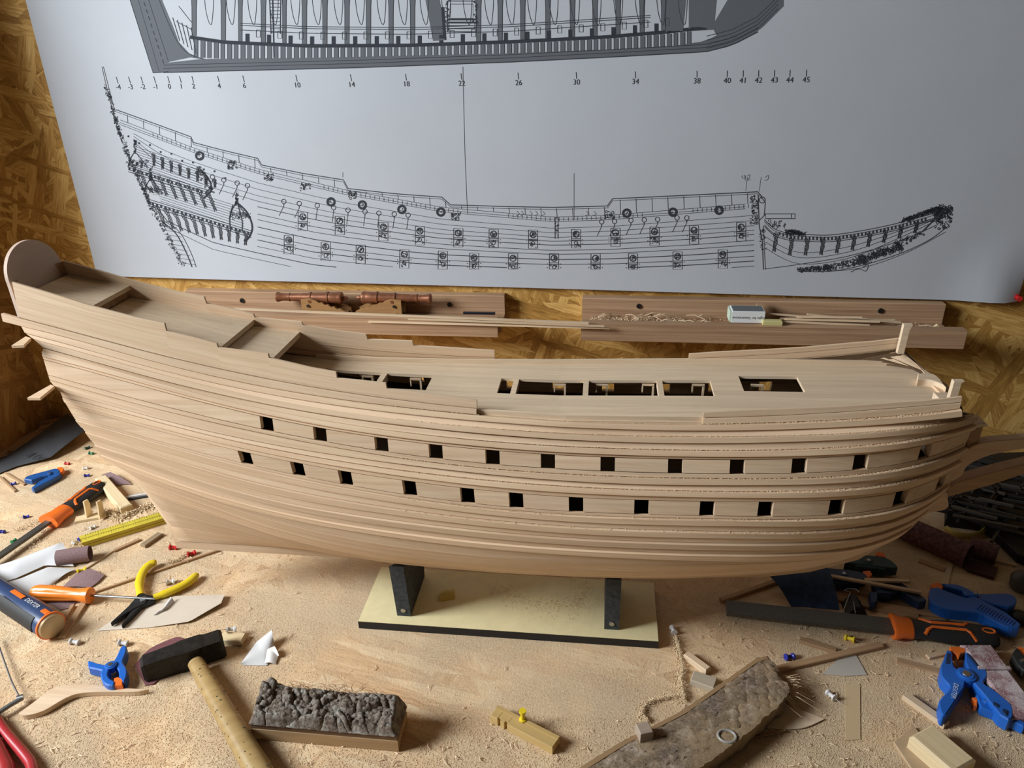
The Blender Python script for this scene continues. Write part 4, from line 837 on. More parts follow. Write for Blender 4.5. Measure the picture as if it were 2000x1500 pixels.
part('grip',MB().lathe([(.006,r*.93),(.02,r*.98),(.05,r),(.08,r*.94),(.105,r*.80),(.12,r*.84),(L,r*.8)],Matrix.Translation((0,0,r)),26),navy,ch,smooth=50)
part('end_cap',MB().lathe([(-.001,r*.55),(.0005,r*.86),(.004,r*.93)],Matrix.Translation((0,0,r)),26),plain('brass_cap',(.50,.38,.22),.4,.35),ch,'brass coloured cap',smooth=50)
part('ring',MB().lathe([(.004,r*.95),(.0045,r*1.02),(.0075,r*1.02),(.008,r*.95)],Matrix.Translation((0,0,r)),26),M['orange'],ch,'orange ring',smooth=40)
def on_cyl(x,a,rr): return (x,math.sin(a)*rr,r+math.cos(a)*rr)
def patch(x0,x1,a0,a1,rr): 
    return [[on_cyl(lerp(x0,x1,i/6),lerp(a0,a1,j/8),rr) for j in range(9)] for i in range(7)]
part('stripe',MB().sheet(patch(.074,.106,-.28,.06,r*1.005),.001),M['orange'],ch,'orange stripe')
part('stripe',MB().sheet(patch(.008,.022,-.30,.06,r*1.005),.001),M['orange'],ch,'orange stripe')
part('soft_grip',MB().sheet(patch(.020,.115,.55,1.75,r*1.004),.0012),rub,ch,'dark soft grip',smooth=60)
text('lettering','DEXTER',.0095,white,ch,on_cyl(.049,-.10,r*1.03),(R(-6),0,R(180)),'white lettering')
A,ang,L=ab((216,1214),(292,1165),.006); pl=thing('pliers','needle-nose pliers with black jaws and yellow handles','pliers',(A[0],A[1],0),0)
bk=plain('black_jaw_steel',(.03,.03,.032),.45,.5)
def on(name,pts,z0,z1,mat,parent,o,label=None,c=.0008): return part(name,MB().prism(rel(pts,z1,o),z0,z1,None,c),mat,parent,label)
on('jaw',[(216,1216),(250,1184),(268,1163),(282,1158),(292,1166),(283,1178),(262,1188)],.003,.011,bk,pl,A); on('jaw',[(237,1220),(258,1190),(262,1176),(282,1160),(303,1163),(302,1172),(275,1184),(256,1204)],.0015,.0095,bk,pl,A)
part('pivot',MB().lathe([(0,.0055),(.0015,.005)],Matrix.Translation(Vector((*rel([(280,1170)],.011,A)[0],.0105)))@Matrix.Rotation(R(-90),4,'Y'),14),M['steel'],pl)
def tb(name,pts,zs,rad,mat,parent,o,flat=.75,label=None,n=10):
    P=[(*rel([p],z,o)[0],z) for p,z in zip(pts,zs)]; return part(name,MB().tube(P,rad,n,flat),mat,parent,label,smooth=60)
py=plain('pliers_yellow',(.78,.58,.02),.35,0,.5)
tb('handle',cr([(275,1163),(272,1140),(279,1118),(292,1103),(306,1098)],4),[.009]*17,[.0058]*4+[.0072]*11+[.006,.004],py,pl,A); tb('handle',cr([(300,1167),(325,1158),(352,1146),(372,1134),(385,1121)],4),[.008]*17,[.0058]*3+[.0072]*11+[.0068,.006,.004],py,pl,A)
# --- hammer
A,ang,L=ab((284,1338),(444,1283),0.); hm=thing('hammer','black-headed hammer with a speckled pale wooden handle','hammer',(A[0],A[1],0),ang)
hs=plain('hammer_steel',(.020,.018,.016),.55,.55,.5,.5,140,.5)
mb=MB(); sec=[(0,.008,.011),(.004,.011,.0155),(.045,.0125,.0165),(.052,.0145,.0165),(.078,.0145,.0165),(.084,.0128,.0155),(L-.004,.0128,.0155),(L,.0112,.0135)]
vs=[]
for x,w,h in sec: vs+=[(x,-w+.012,.0165-h),(x,w+.012,.0165-h),(x,w+.012,.0165+h),(x,-w+.012,.0165+h)]
fs=[(0,1,2,3),tuple(len(vs)-4+i for i in (3,2,1,0))]
for k in range(len(sec)-1):
    for i in range(4): j=(i+1)%4; fs.append((4*k+i,4*k+4+i,4*k+4+j,4*k+j))
part('head',mb.add(vs,fs),hs,hm)
hw_=wood('hammer_handle_wood',(.44,.30,.125),(.28,.165,.06),(6,120,120),.05,.4,.4,0,.1)
B=tz(382,1294,.0165)-A; E_=tz(520,1530,.0165)-A; ca,sa=math.cos(-ang),math.sin(-ang); rt=lambda v:(v[0]*ca-v[1]*sa,v[0]*sa+v[1]*ca,.0165)
hb,he=Vector(rt(B)),Vector(rt(E_)); part('handle',MB().tube([hb.lerp(he,t) for t in (0,.05,.25,.5,.75,.9,1)],[.0105,.011,.0125,.0135,.0145,.0155,.0150],16,.85),hw_,hm,smooth=60)
sk_=MB(); rng=random.Random(5)
for k in range(46):
    t=rng.uniform(.08,1); c0=hb.lerp(he,t); rr=float(np.interp(t,[0,.25,.5,.75,1],[.0105,.0125,.0135,.0145,.0155])); a=rng.uniform(-1.2,1.2); dv=(he-hb).normalized(); nn=Vector((-dv.y,dv.x,0))
    c=c0+nn*math.sin(a)*rr+Vector((0,0,math.cos(a)*rr*.85)); s=rng.uniform(.0003,.0007); sk_.box(c.x-s*1.6,c.x+s*1.6,c.y-s,c.y+s,c.z-.0006,c.z+.0003)
o=part('paint_speck',sk_,plain('dark_green_speck',(.03,.05,.035),.6),hm); o['kind']='stuff'
plate('sandpaper_scrap',cr([(262,1300),(290,1268),(335,1247),(352,1244),(372,1253),(381,1262)],3)+[(340,1300),(300,1336),(284,1338)],0.0003,.0018,plain('wine_sandpaper',(.20,.085,.09),.9,0,.1,.3,900,.6),'wine red sandpaper scrap under the hammer head','sandpaper')
# --- coping saw at the bench corner
A=tz(-30,1280,.01); sw=thing('coping_saw','coping saw with a thin blade and red bow at the picture corner','saw',(A[0],A[1],0))
tb('blade',[(-8,1245),(6,1285),(22,1330),(38,1362)],[.008,.008,.009,.010],[.0012]*4,M['steel'],sw,A)
tb('blade_pin',[(33,1364),(46,1361)],[.010,.010],[.0042,.0046],M['steel'],sw,A); tb('arm',[(44,1363),(20,1377),(-40,1415)],[.010,.010,.010],[.0036]*3,plain('dull_steel',(.20,.195,.185),.45,.6),sw,A)
tb('bow',cr([(-40,1380),(-12,1400),(10,1430),(48,1474),(62,1498),(64,1540)],4),[.009]*21,[.0045]*5+[.0062]*16,plain('red_paint',(.42,.03,.035),.3,0,.6),sw,A,1.)
tb('handle',[(-20,1440),(10,1500),(20,1560)],[.010]*3,[.010]*3,plain('red_handle',(.40,.03,.03),.35),sw,A,1.)
# --- spring clamps: two jaws on a pivot, orange pads
def clamp(label,pieces,pads,piv,z,th,mat,base=0.,pr=.007,group='blue spring clamps',letter=None,spring=None):
    o0=tz(*piv,z); o=thing('spring_clamp',label,'clamp',(o0[0],o0[1],base),0,group)
    for k,p in enumerate(pieces): on('jaw',p,z-th-base-(0.0015 if k else 0),z-base-(0.0015 if k else 0),mat,o,o0,None,.0016)
    for p in pads: on('jaw_pad',p,z-th*.85-base,z-th*.12-base,M['orange'],o,o0,'orange pad',.001)
    pv=part('pivot',MB().lathe([(-th*.5,pr*1.25),(.0008,pr*1.25),(.0012,pr),(.0022,pr*.9)],Matrix.Translation((0,0,z-base))@Matrix.Rotation(R(-90),4,'Y'),18),mat,o,smooth=40)
    part('pivot_pin',MB().lathe([(0,pr*.55),(.0010,pr*.5)],Matrix.Translation((0,0,z-base+.002))@Matrix.Rotation(R(-90),4,'Y'),14),M['steel'],pv)
    return o,o0
Z6=lambda L:[(1780+x/6.82,1230+y/6.82) for x,y in L]
o,o0=clamp('blue spring clamp with white lettering, standing open beside the dusty sanding block',[cr(Z6([(470,290),(420,420),(385,510),(395,620),(440,690),(505,770),(470,840),(410,900),(365,970),(375,1070),(410,1145),(458,1150)]),3)+Z6([(520,1060),(610,920),(700,790),(720,690),(760,640),(640,560),(565,500),(545,400),(548,330),(515,280)]),
  cr(Z6([(718,310),(765,320),(860,400),(950,470),(1000,560),(1010,640),(960,720),(1080,800),(1220,910),(1330,1010),(1355,1110),(1340,1190),(1290,1215)]),3)+Z6([(1180,1150),(980,900),(800,690),(830,600),(760,560),(715,430)])],[Z6([(510,238),(620,232),(715,262),(716,310),(660,330),(625,392),(590,335),(515,295)])],(1780+730/6.82,1230+600/6.82),.024,.020,M['blue'],.002,.0095)
text('lettering','DEXTER',.0078,white,o,(*rel(Z6([(572,822)]),.0248,o0)[0],.0242),(0,0,R(-118)),'white lettering',shear=.1)
for q in ([(470,320),(520,330),(515,470),(455,470)],[(740,335),(775,345),(905,500),(880,520)],[(1215,1060),(1270,1090),(1260,1150),(1215,1110)],[(1090,970),(1150,1010),(1150,1040),(1090,1010)]): on('recess_shade',Z6(q),.0205,.0222,dnavy,o,o0,'dark plate painted as the shade of a hollow',.0002)  # flat dark plates on the jaws, shade of hollows put into their colour
Z5=lambda L:[(x/5.77,1240+y/5.77) for x,y in L]
clamp('small bright blue spring clamp beside the hammer, its orange jaws towards the bench edge',[cr(Z5([(985,300),(1010,285),(1100,315),(1190,335),(1230,380),(1215,440),(1240,490),(1290,520),(1275,565),(1200,560),(1145,510),(1130,430),(1140,400),(1060,380),(995,365)]),3),cr(Z5([(1390,105),(1425,130),(1420,200),(1385,300),(1425,370),(1430,450),(1395,530),(1345,490),(1335,400),(1290,350),(1270,310),(1310,240),(1350,150)]),3)],[Z5([(1285,485),(1330,470),(1385,500),(1375,565),(1275,570)])],(1245/5.77,1240+345/5.77),.017,.015,M['blue'],0,.0062)
Z7=lambda L:[(1600+x/5,1060+y/5) for x,y in L]
clamp('large blue spring clamp lying behind the right file handle, its ribbed grip nearest',[cr(Z7([(1085,440),(1090,560),(1160,620),(1290,660),(1560,690),(1700,760),(1850,830),(1950,835)]),3)+Z7([(1970,790),(1830,680),(1600,560),(1520,520),(1430,535),(1250,470),(1150,430)]),cr(Z7([(1200,395),(1350,405),(1480,460),(1540,495),(1820,490),(1920,530),(1920,600),(1850,630)]),3)+Z7([(1700,600),(1550,550),(1440,510),(1400,470),(1250,430)])],[Z7([(1092,402),(1150,385),(1190,395),(1215,430),(1190,460),(1120,455)])],(1600+1520/5,1060+505/5),.022,.018,M['blue'],0,.0045)
A_,B_=rel(Z7([(1560,625)]),.022,tz(1904,1161,.022))[0],rel(Z7([(1890,790)]),.022,tz(1904,1161,.022))[0]; an=math.atan2(B_[1]-A_[1],B_[0]-A_[0]); big=[o for o in D.objects if o.get('label','').startswith('large blue spring clamp')][0]
for k in range(13):
    t=k/12; part('grip_rib',MB().box(-.0012,.0012,-.0075+.0015*t,.0075-.0015*t,.0215,.0232,Matrix.Translation((lerp(A_[0],B_[0],t),lerp(A_[1],B_[1],t),0))@Matrix.Rotation(an,4,'Z'),c=.0004),M['blue'],big)
clamp('dark navy spring clamp in the shade under the bow, nearest of three',[cr(Z7([(520,360),(760,370),(900,450),(1040,540),(1030,575),(980,580)]),3)+Z7([(800,470),(700,500),(570,490)]),Z7([(490,480),(575,470),(572,570),(545,590),(510,580)])],[],(1600+570/5,1060+430/5),.020,.016,dnavy,0,.006)
clamp('dark navy spring clamp with one orange pad deep under the bow, middle of three',[cr(Z7([(60,240),(300,262),(430,290),(470,330),(430,362),(200,362),(60,320)]),3),Z7([(120,330),(260,325),(420,350),(400,385),(180,390)])],[Z7([(430,275),(500,270),(520,310),(480,345),(430,325)])],(1600+240/5,1060+310/5),.022,.016,dnavy,0,.006)
clamp('dark green-blue spring clamp deepest under the bow, farthest of three',[cr(Z7([(370,115),(560,125),(690,160),(765,245),(560,232),(250,190)]),3),Z7([(300,190),(520,200),(700,230),(640,262),(380,230)])],[Z7([(560,85),(630,95),(650,140),(590,135),(555,115)])],(1600+480/5,1060+180/5),.022,.016,plain('dark_teal_plastic',(.012,.05,.06),.45),0,.006)
Z8=lambda L:[(x/4.41,620+y/4.41) for x,y in L]
clamp('small blue spring clamp near the grey abrasive sheet, with an orange tip',[cr(Z8([(205,1390),(240,1362),(400,1318),(480,1298),(512,1312),(500,1335),(370,1364),(270,1402)]),3),cr(Z8([(268,1465),(340,1408),(490,1332),(524,1342),(480,1375),(350,1444),(290,1478)]),3)],[Z8([(488,1292),(535,1285),(552,1305),(540,1325),(510,1335)])],(430/4.41,620+1345/4.41),.013,.011,plain('mid_blue_plastic',(.015,.085,.28),.4),0,.004)
clamp('blue spring clamp half hidden under the lettered clamp',[cr(Z6([(860,860),(930,850),(1010,880),(1200,1010),(1400,1150),(1540,1250)]),3)+Z6([(1500,1290),(1300,1190),(1100,1100),(930,1040)]),Z6([(1010,990),(1100,990),(1240,1110),(1180,1160)])],[Z6([(805,900),(860,890),(890,930),(880,1010),(840,1010),(850,950)])],(1780+1000/6.82,1230+960/6.82),.016,.014,M['blue'],0,.004,letter=None)
clamp('black spring clamp with an orange pad at the picture edge by the sanding block',[cr(Z6([(1340,330),(1380,260),(1420,240),(1500,330),(1600,480),(1500,540),(1400,440)]),3)],[Z6([(1390,250),(1440,222),(1520,250),(1540,330),(1480,360)])],(1780+1480/6.82,1230+420/6.82),.020,.016,rub,0,.004)
# --- bark block
A,ang,L=ab((494,1444),(779,1469),0.); dp=float(np.linalg.norm(tz(804,1431,0)-tz(777,1469,0)))
lg=thing('bark_block','short sawn block of wood with rough grey-brown bark on top','wood block',(A[0],A[1],0),ang)
part('sawn_wood',MB().box(0,L,0,dp*1.45,0,.019,c=.001),wood('sawn_block_wood',(.50,.34,.18),(.26,.14,.06),(6,100,160),.05,.7,.5,.4,.2),lg)
part('inner_bark',MB().box(.0006,L-.0006,.0006,dp*1.45-.0006,.019,.029),wood('inner_bark_wood',(.20,.115,.065),(.08,.04,.02),(6,100,160),.05,.8,.5,.4,.3),lg,'dark band of inner bark')
def vor(seed,n,w,h):
    rg=np.random.RandomState(seed); return np.stack([rg.rand(n)*w,rg.rand(n)*h,rg.rand(n)],1)
Pv=vor(3,38,L,dp*1.5); Pf=vor(8,1000,L,dp*1.5)
def rock(P,x,y,ax=1.):
    d=np.hypot((P[:,0]-x)*ax,P[:,1]-y); i=np.argsort(d)[:2]; return d[i[0]],d[i[1]],P[i[0],2]
nu,nv=170,84; rg_=np.random.RandomState(6)
def blur(a,k):
    for _ in range(k): a=(a+np.roll(a,1,0)+np.roll(a,-1,0)+np.roll(a,1,1)*1.5+np.roll(a,-1,1)*1.5)/6
    return a/a.std()
NZ=.22*blur(rg_.randn(nv,nu),14)+.16*blur(rg_.randn(nv,nu),4)+.14*blur(rg_.randn(nv,nu),1); g=[]
for j in range(nv):
    row=[]; v=j/(nv-1)
    for i in range(nu):
        u=i/(nu-1); x=L*u; y=-.0005+dp*1.47*v
        d1,d2,rn=rock(Pv,x+.006*math.sin(y*160+x*40),y+.004*math.sin(x*110),.55); e1,e2,rf=rock(Pf,x,y); crack=min(1,(d2-d1)/.004); fine=min(1,(e2-e1)/.0025)
        prof=.029+.018*math.sin(min(1,v*1.25)*math.pi*.5)
        bare=1/(1+math.exp(-((v-.80)*30)))*(1/(1+math.exp(-(u-.13)*40)))
        hgt=min(1,crack*1.6)*(.004+.006*rn)*(1-bare)+.002*fine*rf*(1-bare)+bare*(.0015*math.sin(v*170)+.001*math.sin(u*9))
        hgt+=(.0042*NZ[j,i])*(1-.6*bare)
        if u<.12 and v>.55: hgt+=.010*(v-.5)*2
        ed=min(1,min(u,1-u)*26,v*9+.15,(1-v)*8+.1); row.append((x,y,.026+(prof-.026+hgt)*ed))
    g.append(row)
m,nt,b=newmat('bark'); v=coords(nt); n1=noise(nt,v,60,5,.7); n2=noise(nt,v,320,3,.7); gm=N(nt,'ShaderNodeNewGeometry')
c=ramp(nt,n1,[(.34,(.035,.02,.013)),(.47,(.16,.11,.08)),(.56,(.27,.24,.205)),(.7,(.40,.39,.34))]); c=mixc(nt,.4,c,ramp(nt,n2,[(.35,(.03,.02,.014)),(.65,(.36,.32,.27))])); nt.links.new(c,b.inputs['Base Color']); b.inputs['Roughness'].default_value=.9; b.inputs['Specular IOR Level'].default_value=.15; bump(nt,b,n2,.6,.0015); M['bark']=m
part('bark',MB().sheet(g,.003),M['bark'],lg,smooth=70)
mb=MB(); rng=random.Random(11)
for k in range(60):
    x=rng.uniform(.03,L*.85); y=rng.uniform(dp*1.12,dp*1.42); z=.049+rng.random()*.005; mb.tube([(x,y,z-.004),(x+rng.uniform(-.012,.012),y+rng.uniform(-.004,.006),z+.001),(x+rng.uniform(-.02,.02),y+rng.uniform(-.006,.008),z+rng.uniform(-.002,.006))],[.0005,.0005,.0002],4)
o=part('bast_fibres',mb,M['brown'],lg,'loose brown fibres'); o['kind']='stuff'
# --- weathered board
ed=[(1095,1530),(1135,1502),(1210,1455),(1330,1394),(1400,1345),(1475,1291),(1500,1285)]; ee=[(1300,1560),(1345,1515),(1400,1478),(1455,1438),(1500,1398),(1530,1372),(1541,1345)]
tt=np.linspace(0,1,len(ed)); nu=90; nv=26; g=[]; Pg=np.random.RandomState(4).rand(240,3); o0=tz(*ed[3],.024); o0[2]=0
for j in range(nv):
    row=[]
    for i in range(nu):
        u=i/(nu-1); v=j/(nv-1); a=[np.interp(u,tt,[e[k] for e in ed]) for k in (0,1)]; b_=[np.interp(u,tt,[e[k] for e in ee]) for k in (0,1)]
        px,py=lerp(a[0],b_[0],v),lerp(a[1],b_[1],v)
        p=tz(px,py,.024)-o0; n_=math.sin(px*.21+py*.13)*math.sin(px*.09-py*.17)+.6*math.sin(px*.43+1.3*math.sin(py*.3))
        d=np.hypot(Pg[:,0]-u,(Pg[:,1]-v)*.25).min(); edge_=min(1,v*8,(1-v)*8)
        row.append((p[0],p[1],.0152+edge_*(.0007*n_+.0012*min(1,d*22))-(.004 if u>.96 and .3<v<.8 else 0)))
    g.append(row)
m,nt,b=newmat('weathered_wood'); v=coords(nt); n1=noise(nt,v,55,5,.7,.5); n2=noise(nt,v,420,3,.7); n3=noise(nt,v,16,3,.5)
c=ramp(nt,n1,[(.43,(.05,.025,.013)),(.53,(.17,.105,.065)),(.62,(.36,.29,.23)),(.71,(.70,.66,.60))]); c=mixc(nt,.35,c,ramp(nt,n2,[(.3,(.14,.09,.05)),(.7,(.66,.58,.48))])); c=mixc(nt,ramp(nt,n3,[(.4,(0,0,0)),(.62,(.6,.6,.6))]),c,(.36,.25,.13)); nt.links.new(c,b.inputs['Base Color']); b.inputs['Roughness'].default_value=.9; b.inputs['Specular IOR Level'].default_value=.15; bump(nt,b,math_(nt,'ADD',n1,math_(nt,'MULTIPLY',n2,.6)),.6,.0014); M['weath']=m
wb=solo('weathered_board',MB().sheet(g,.0235),M['weath'],'weathered greyish old board with dusty rough face, split at its far end','board',(o0[0],o0[1],0),0,None,60)
part('bare_edge',MB().sheet([[(lerp(g[0][i][0],g[3][i][0],q),lerp(g[0][i][1],g[3][i][1],q),.0272) for i in range(0,88,3)] for q in (-.02,.35,.62)],.0012),wood('bare_edge_wood',(.42,.27,.14),(.24,.14,.065),(9,9,140),.1),wb,'strip of bare brown wood along the edge')
P=tz(1420,1437,.028); solo('clear_ring',MB().tube([(.0105*math.cos(a),.009*math.sin(a),.0012) for a in np.linspace(0,2*math.pi,21)],.0018,8),plain('dull_milky',(.34,.32,.29),.3),'milky plastic ring lying on the weathered board','ring',(P[0],P[1],.0262),0,None,60)
P=tz(1258,1430,.034); solo('wood_cube',MB().box(-.008,.008,-.008,.008,0,.016,c=.0008),wood('cube_wood',(.45,.36,.28),(.26,.19,.13),(20,160,160),.1),'small grey-brown wood cube standing on the edge of the weathered board','cube',(P[0],P[1],.0258),R(20))
mb=MB(); rng=random.Random(2); P=tz(1535,1335,.02)
for k in range(70):
    a=rng.uniform(-1.9,.2); l=rng.uniform(.01,.04); x,y=rng.uniform(-.012,.006),rng.uniform(-.012,.02)
    mb.tube([(x,y,.014),(x+l*.5*math.cos(a),y+l*.5*math.sin(a),.016+rng.random()*.006),(x+l*math.cos(a+.5),y+l*math.sin(a+.5),.002+rng.random()*.01)],[.00035]*3,4)
o=part('splinter_fibre',mb,M['strip'],wb,'pale fibres at the split end'); o.location=(P[0]-o0[0],P[1]-o0[1],0); o['kind']='stuff'
# --- notched stick with yellow pin, loose sticks and blocks
A,ang,L=ab((965,1388),(1086,1450),.012); ns=thing('notched_stick','short pale notched stick with a yellow push pin stuck in it','stick',(A[0],A[1],0),ang)
part('stick',MB().box(0,L*.12,-.009,.009,0,.012,c=.0006).box(L*.12,L*.17,-.0055,.009,0,.012).box(L*.17,L*.23,-.009,.009,0,.012).box(L*.23,L*.28,-.0055,.009,0,.012).box(L*.28,L,-.009,.009,0,.012,c=.0006).box(0,L,.004,.009,.0119,.0135),wood('notched_wood',(.60,.42,.17),(.44,.28,.10),(8,160,160),.1),ns)
pin(1021,1402,0,M['yellow'],'yellow push pin standing upright in the notched stick',stand=True,z=.0125)
blk=M['block']; stp=M['strip']
sticks=[((1340,1274),(1384,1306),.011,.010,stp,'pale splinter block with a step beside the sawdust ridge',0),((1352,1318),(1398,1334),.020,.010,wood('grey_block',(.52,.44,.33),(.42,.34,.24),(8,160,160),.1),'small grey-tan block near the tip of the weathered board',0),
 ((1562,1246),(1634,1269),.009,.006,M['brown'],'short brown stick left of the yellow push pin',0),((1512,1306),(1723,1257),.010,.006,M['brown'],'long brown square stick leading from the split board tip',0),
 ((1752,1288),(1862,1316),.010,.003,M['brown'],'thin brown slat under the lettered clamp',0),((1812,1281),(1850,1272),.008,.004,stp,'short pale slat beyond the lettered clamp',0),
 ((1600,1119),(1800,1155),.006,.004,stp,'pale strip laid over the navy clamps, farther one',.022),((1690,1131),(1776,1133),.007,.004,stp,'pale strip laid over the navy clamps, nearer one',.022),
 ((1632,1144),(1720,1162),.011,.005,M['brown'],'brown strip beyond the binder clip',0),((1630,1164),(1795,1204),.013,.005,M['brown'],'brown strip passing behind the binder clip',0),((1700,1178),(1985,1222),.012,.006,M['brown'],'long brown strip behind the right file handle',0),((1760,1205),(1850,1212),.010,.004,M['brown'],'short brown strip touching the right file handle',0),
 ((1408,1170),(1560,1118),.008,.006,M['brown'],'dark brown stick in the shade behind the right file tip',0),((1856,1098),(1846,1142),.009,.002,stp,'flat tan strip between the purple roll and the large clamp',0),((1795,1093),(1846,1112),.010,.003,M['brown'],'broken brown chip in front of the purple roll',0),((1900,1082),(1985,1102),.006,.004,stp,'thin strip right of the purple rolls',0),
 ((436,1070),(178,1157),.004,.004,M['brown'],'long thin dowel running from the keel to the screwdriver',0),((346,1064),(455,1066),.005,.004,M['brown'],'short dark rod lying under the keel',0),((120,1243),(166,1172),.010,.005,M['brown'],'brown strip beside the navy tool handle',0),((104,1240),(142,1180),.006,.005,M['brown'],'narrow brown strip beside the navy tool handle',0),
 ((278,1064),(313,1040),.012,.006,wood('dark_offcut',(.34,.25,.15),(.22,.15,.09),(8,160,160),.1),'dark brown offcut in front of the folding ruler',0),((160,1112),(225,1070),.008,.003,M['strip'],'thin pale strip in front of the folding ruler',0),((222,1074),(272,1052),.007,.004,M['brown'],'short tan strip in front of the folding ruler',0),
 ((245,970),(288,963),.004,.004,white,'thin white rod beyond the folding ruler',.003),((236,976),(305,964),.010,.003,rub,'flat black strip under the thin white rod',0)]
for a,b_,w,h,mt,lab,z in sticks: stick('wood_stick' if mt not in (white,rub) else ('white_rod' if mt is white else 'black_strip'),a,b_,w,h,mt,lab,'stick',None,z)
stick('wood_batten',(196,930),(246,988),.021,.017,M['block'],'square pale wooden batten behind the folding ruler','batten')
stick('wood_block',(432,1241),(476,1244),.017,.010,blk,'small pale block beyond the hammer head','block'); pin(444,1230,20,clear,'white push pin lying on the small pale block',z=.0102)
stick('wood_block',(1800,1424),(1885,1496),.040,.024,blk,'chunky pale wood block at the near corner beside the lettered clamp','block')
stick('wood_lath',(1768,1354),(1850,1412),.012,.008,stp,'pale lath lying beyond the chunky wood block','lath')
plate('plywood_scrap',[(1746,1449),(1785,1418),(1875,1530),(1820,1560)],.0003,.004,wood('ply_tan',(.55,.40,.25),(.44,.30,.17),(8,120,120),.1),'flat tan plywood scrap under the chunky wood block','plywood')
plate('veneer_scrap',cr([(1475,1412),(1500,1392),(1535,1378),(1570,1388),(1611,1404)],4)+cr([(1611,1404),(1575,1420),(1540,1424),(1500,1421),(1475,1412)],4)[1:-1],.0012,.0024,M['deck'],'leaf-shaped pale veneer scrap tucked beside the weathered board','veneer')
curl('veneer_shaving',[(1460,1443),(1500,1436),(1535,1426)],[(1462,1441),(1500,1430),(1530,1424)],M['brown'],'curved brown veneer shaving under the leaf-shaped scrap','shaving',[.002,.004,.006],[.001,.002,.003])
plate('paper_scrap',[(1606,1316),(1640,1284),(1672,1279),(1694,1318),(1650,1320)],.0003,.0012,plain('grey_card',(.50,.46,.40),.7),'grey trapezoid card scrap by the long brown stick','card')
plate('curved_strip',cr([(36,1393),(70,1368),(105,1343),(140,1337),(180,1337),(235,1343),(290,1346)],4)+cr([(290,1346),(262,1351),(200,1351),(155,1354),(125,1365),(85,1388),(50,1397),(36,1393)],4)[1:-1],.0005,.008,M['hull'],'curved pale wooden ship rib lying in front of the small clamp','ship rib')
plate('tape_strip',[(1650,1336),(1680,1335),(1681,1444),(1651,1446)],.0003,.0009,plain('tape_tan',(.62,.46,.27),.5),'flat tan tape strip stuck on the bench beside the white push pin','tape')
# --- papers and abrasives
curl('white_sheet',[(-40,1116),(30,1094),(116,1061),(122,1060)],[(-40,1150),(30,1130),(88,1104),(144,1106)],white,'white plastic sheet with a notched corner, upper of two','sheet',[.010,.016,.014,.012],[.004,.006,.008,.003],.0006,.006)
curl('white_sheet',[(-40,1152),(40,1130),(95,1107),(148,1112)],[(-40,1180),(30,1168),(80,1160),(106,1140)],plain('white_sheet_b',(.58,.57,.56),.5),'crumpled whitish sheet beneath the notched white one','sheet',[.003,.005,.006,.004],[.002,.003,.002,.001],.0005,.004)
curl('tracing_sheet',[(190,1232),(235,1200),(285,1166),(440,1161)],[(190,1232),(290,1226),(370,1214),(432,1178)],film,'curved translucent sheet lying under the pliers','sheet',[.0008,.0008,.0008,.006],[.0008,.001,.004,.007],.0004,.001)
curl('paper_curl',[(300,1203),(318,1190),(333,1166)],[(306,1202),(330,1186),(341,1176)],white,'small white paper curl on the translucent sheet','paper',[.002,.008,.010],[.003,.004,.004],.0004,.003)
curl('paper_scrap',[(470,1297),(500,1255),(531,1230)],[(474,1299),(522,1300),(536,1262)],white,'torn white paper scrap beyond the bark block','paper',[.001,.006,.016],[.001,.001,.004],.0004,.004)
curl('paper_scrap',[(516,1296),(522,1268),(536,1262)],[(538,1298),(543,1282),(545,1280)],plain('scrap_fold',(.80,.78,.74),.6),'folded flap of torn paper lying on the white scrap beyond the bark block','paper',[.002,.008,.008],[.002,.003,.006],.0004,.003)
curl('sandpaper_strip',[(122,1147),(150,1120),(172,1111)],[(176,1148),(190,1138),(204,1124)],purple,'mauve grey sandpaper strip beyond the screwdriver','sandpaper',[.002,.004,.004],[.002,.003,.003],.0012,.002)
curl('sandpaper_strip',[(72,1168),(92,1160),(120,1166)],[(118,1192),(140,1186),(152,1172)],purple,'mauve grey sandpaper strip between the screwdriver and navy handle','sandpaper',[.001,.002,.002],[.001,.001,.001],.0012,.001)
curl('sandpaper_scrap',[(190,940),(202,926),(216,922)],[(218,950),(240,946),(258,946)],purple,'mauve sandpaper scrap behind the left file butt','sandpaper',[.004,.008,.012],[.003,.002,.002],.0012,.002)
A,ang,L=ab((112,1090),(176,1080),.014); mb=MB(); gg=[[(x,.013*(1-.04*k/24)*math.cos(a),.0135+.013*(1-.04*k/24)*math.sin(a)) for x in (0,L/2,L)] for k,a in enumerate(np.linspace(0,2*math.pi*1.2,30))]
solo('sandpaper_roll',mb.sheet(gg,.0009),purple,'dark purple sandpaper roll poking out from under the white sheet','sandpaper',(A[0],A[1],0),ang,None,60)
def roll(label,a,b_,r,mat,name='sandpaper_roll'):
    A,ang,L=ab(a,b_,r); gg=[[(x,r*(1-.05*k/36)*math.cos(q),r+r*(1-.05*k/36)*math.sin(q)) for x in (0,L/2,L)] for k,q in enumerate(np.linspace(0,2*math.pi*1.4,40))]
    return solo(name,MB().sheet(gg,.001),mat,label,'sandpaper',(A[0],A[1],0),ang,None,60)
dusty=plain('dusty_purple',(.16,.085,.085),.85,0,.15,.5,160,.5); roll('long dusty purple sandpaper roll under the bow',(1752,1024),(1892,1086),.020,dusty); roll('short dusty purple sandpaper roll right of the long one',(1893,1066),(1948,1084),.016,dusty)
plate('sandpaper_scrap',[(1868,1092),(1880,1088),(1950,1108),(1942,1128),(1890,1112)],.001,.006,plain('maroon_pad',(.075,.03,.03),.8),'flat dark maroon abrasive pad in front of the short purple roll','sandpaper')
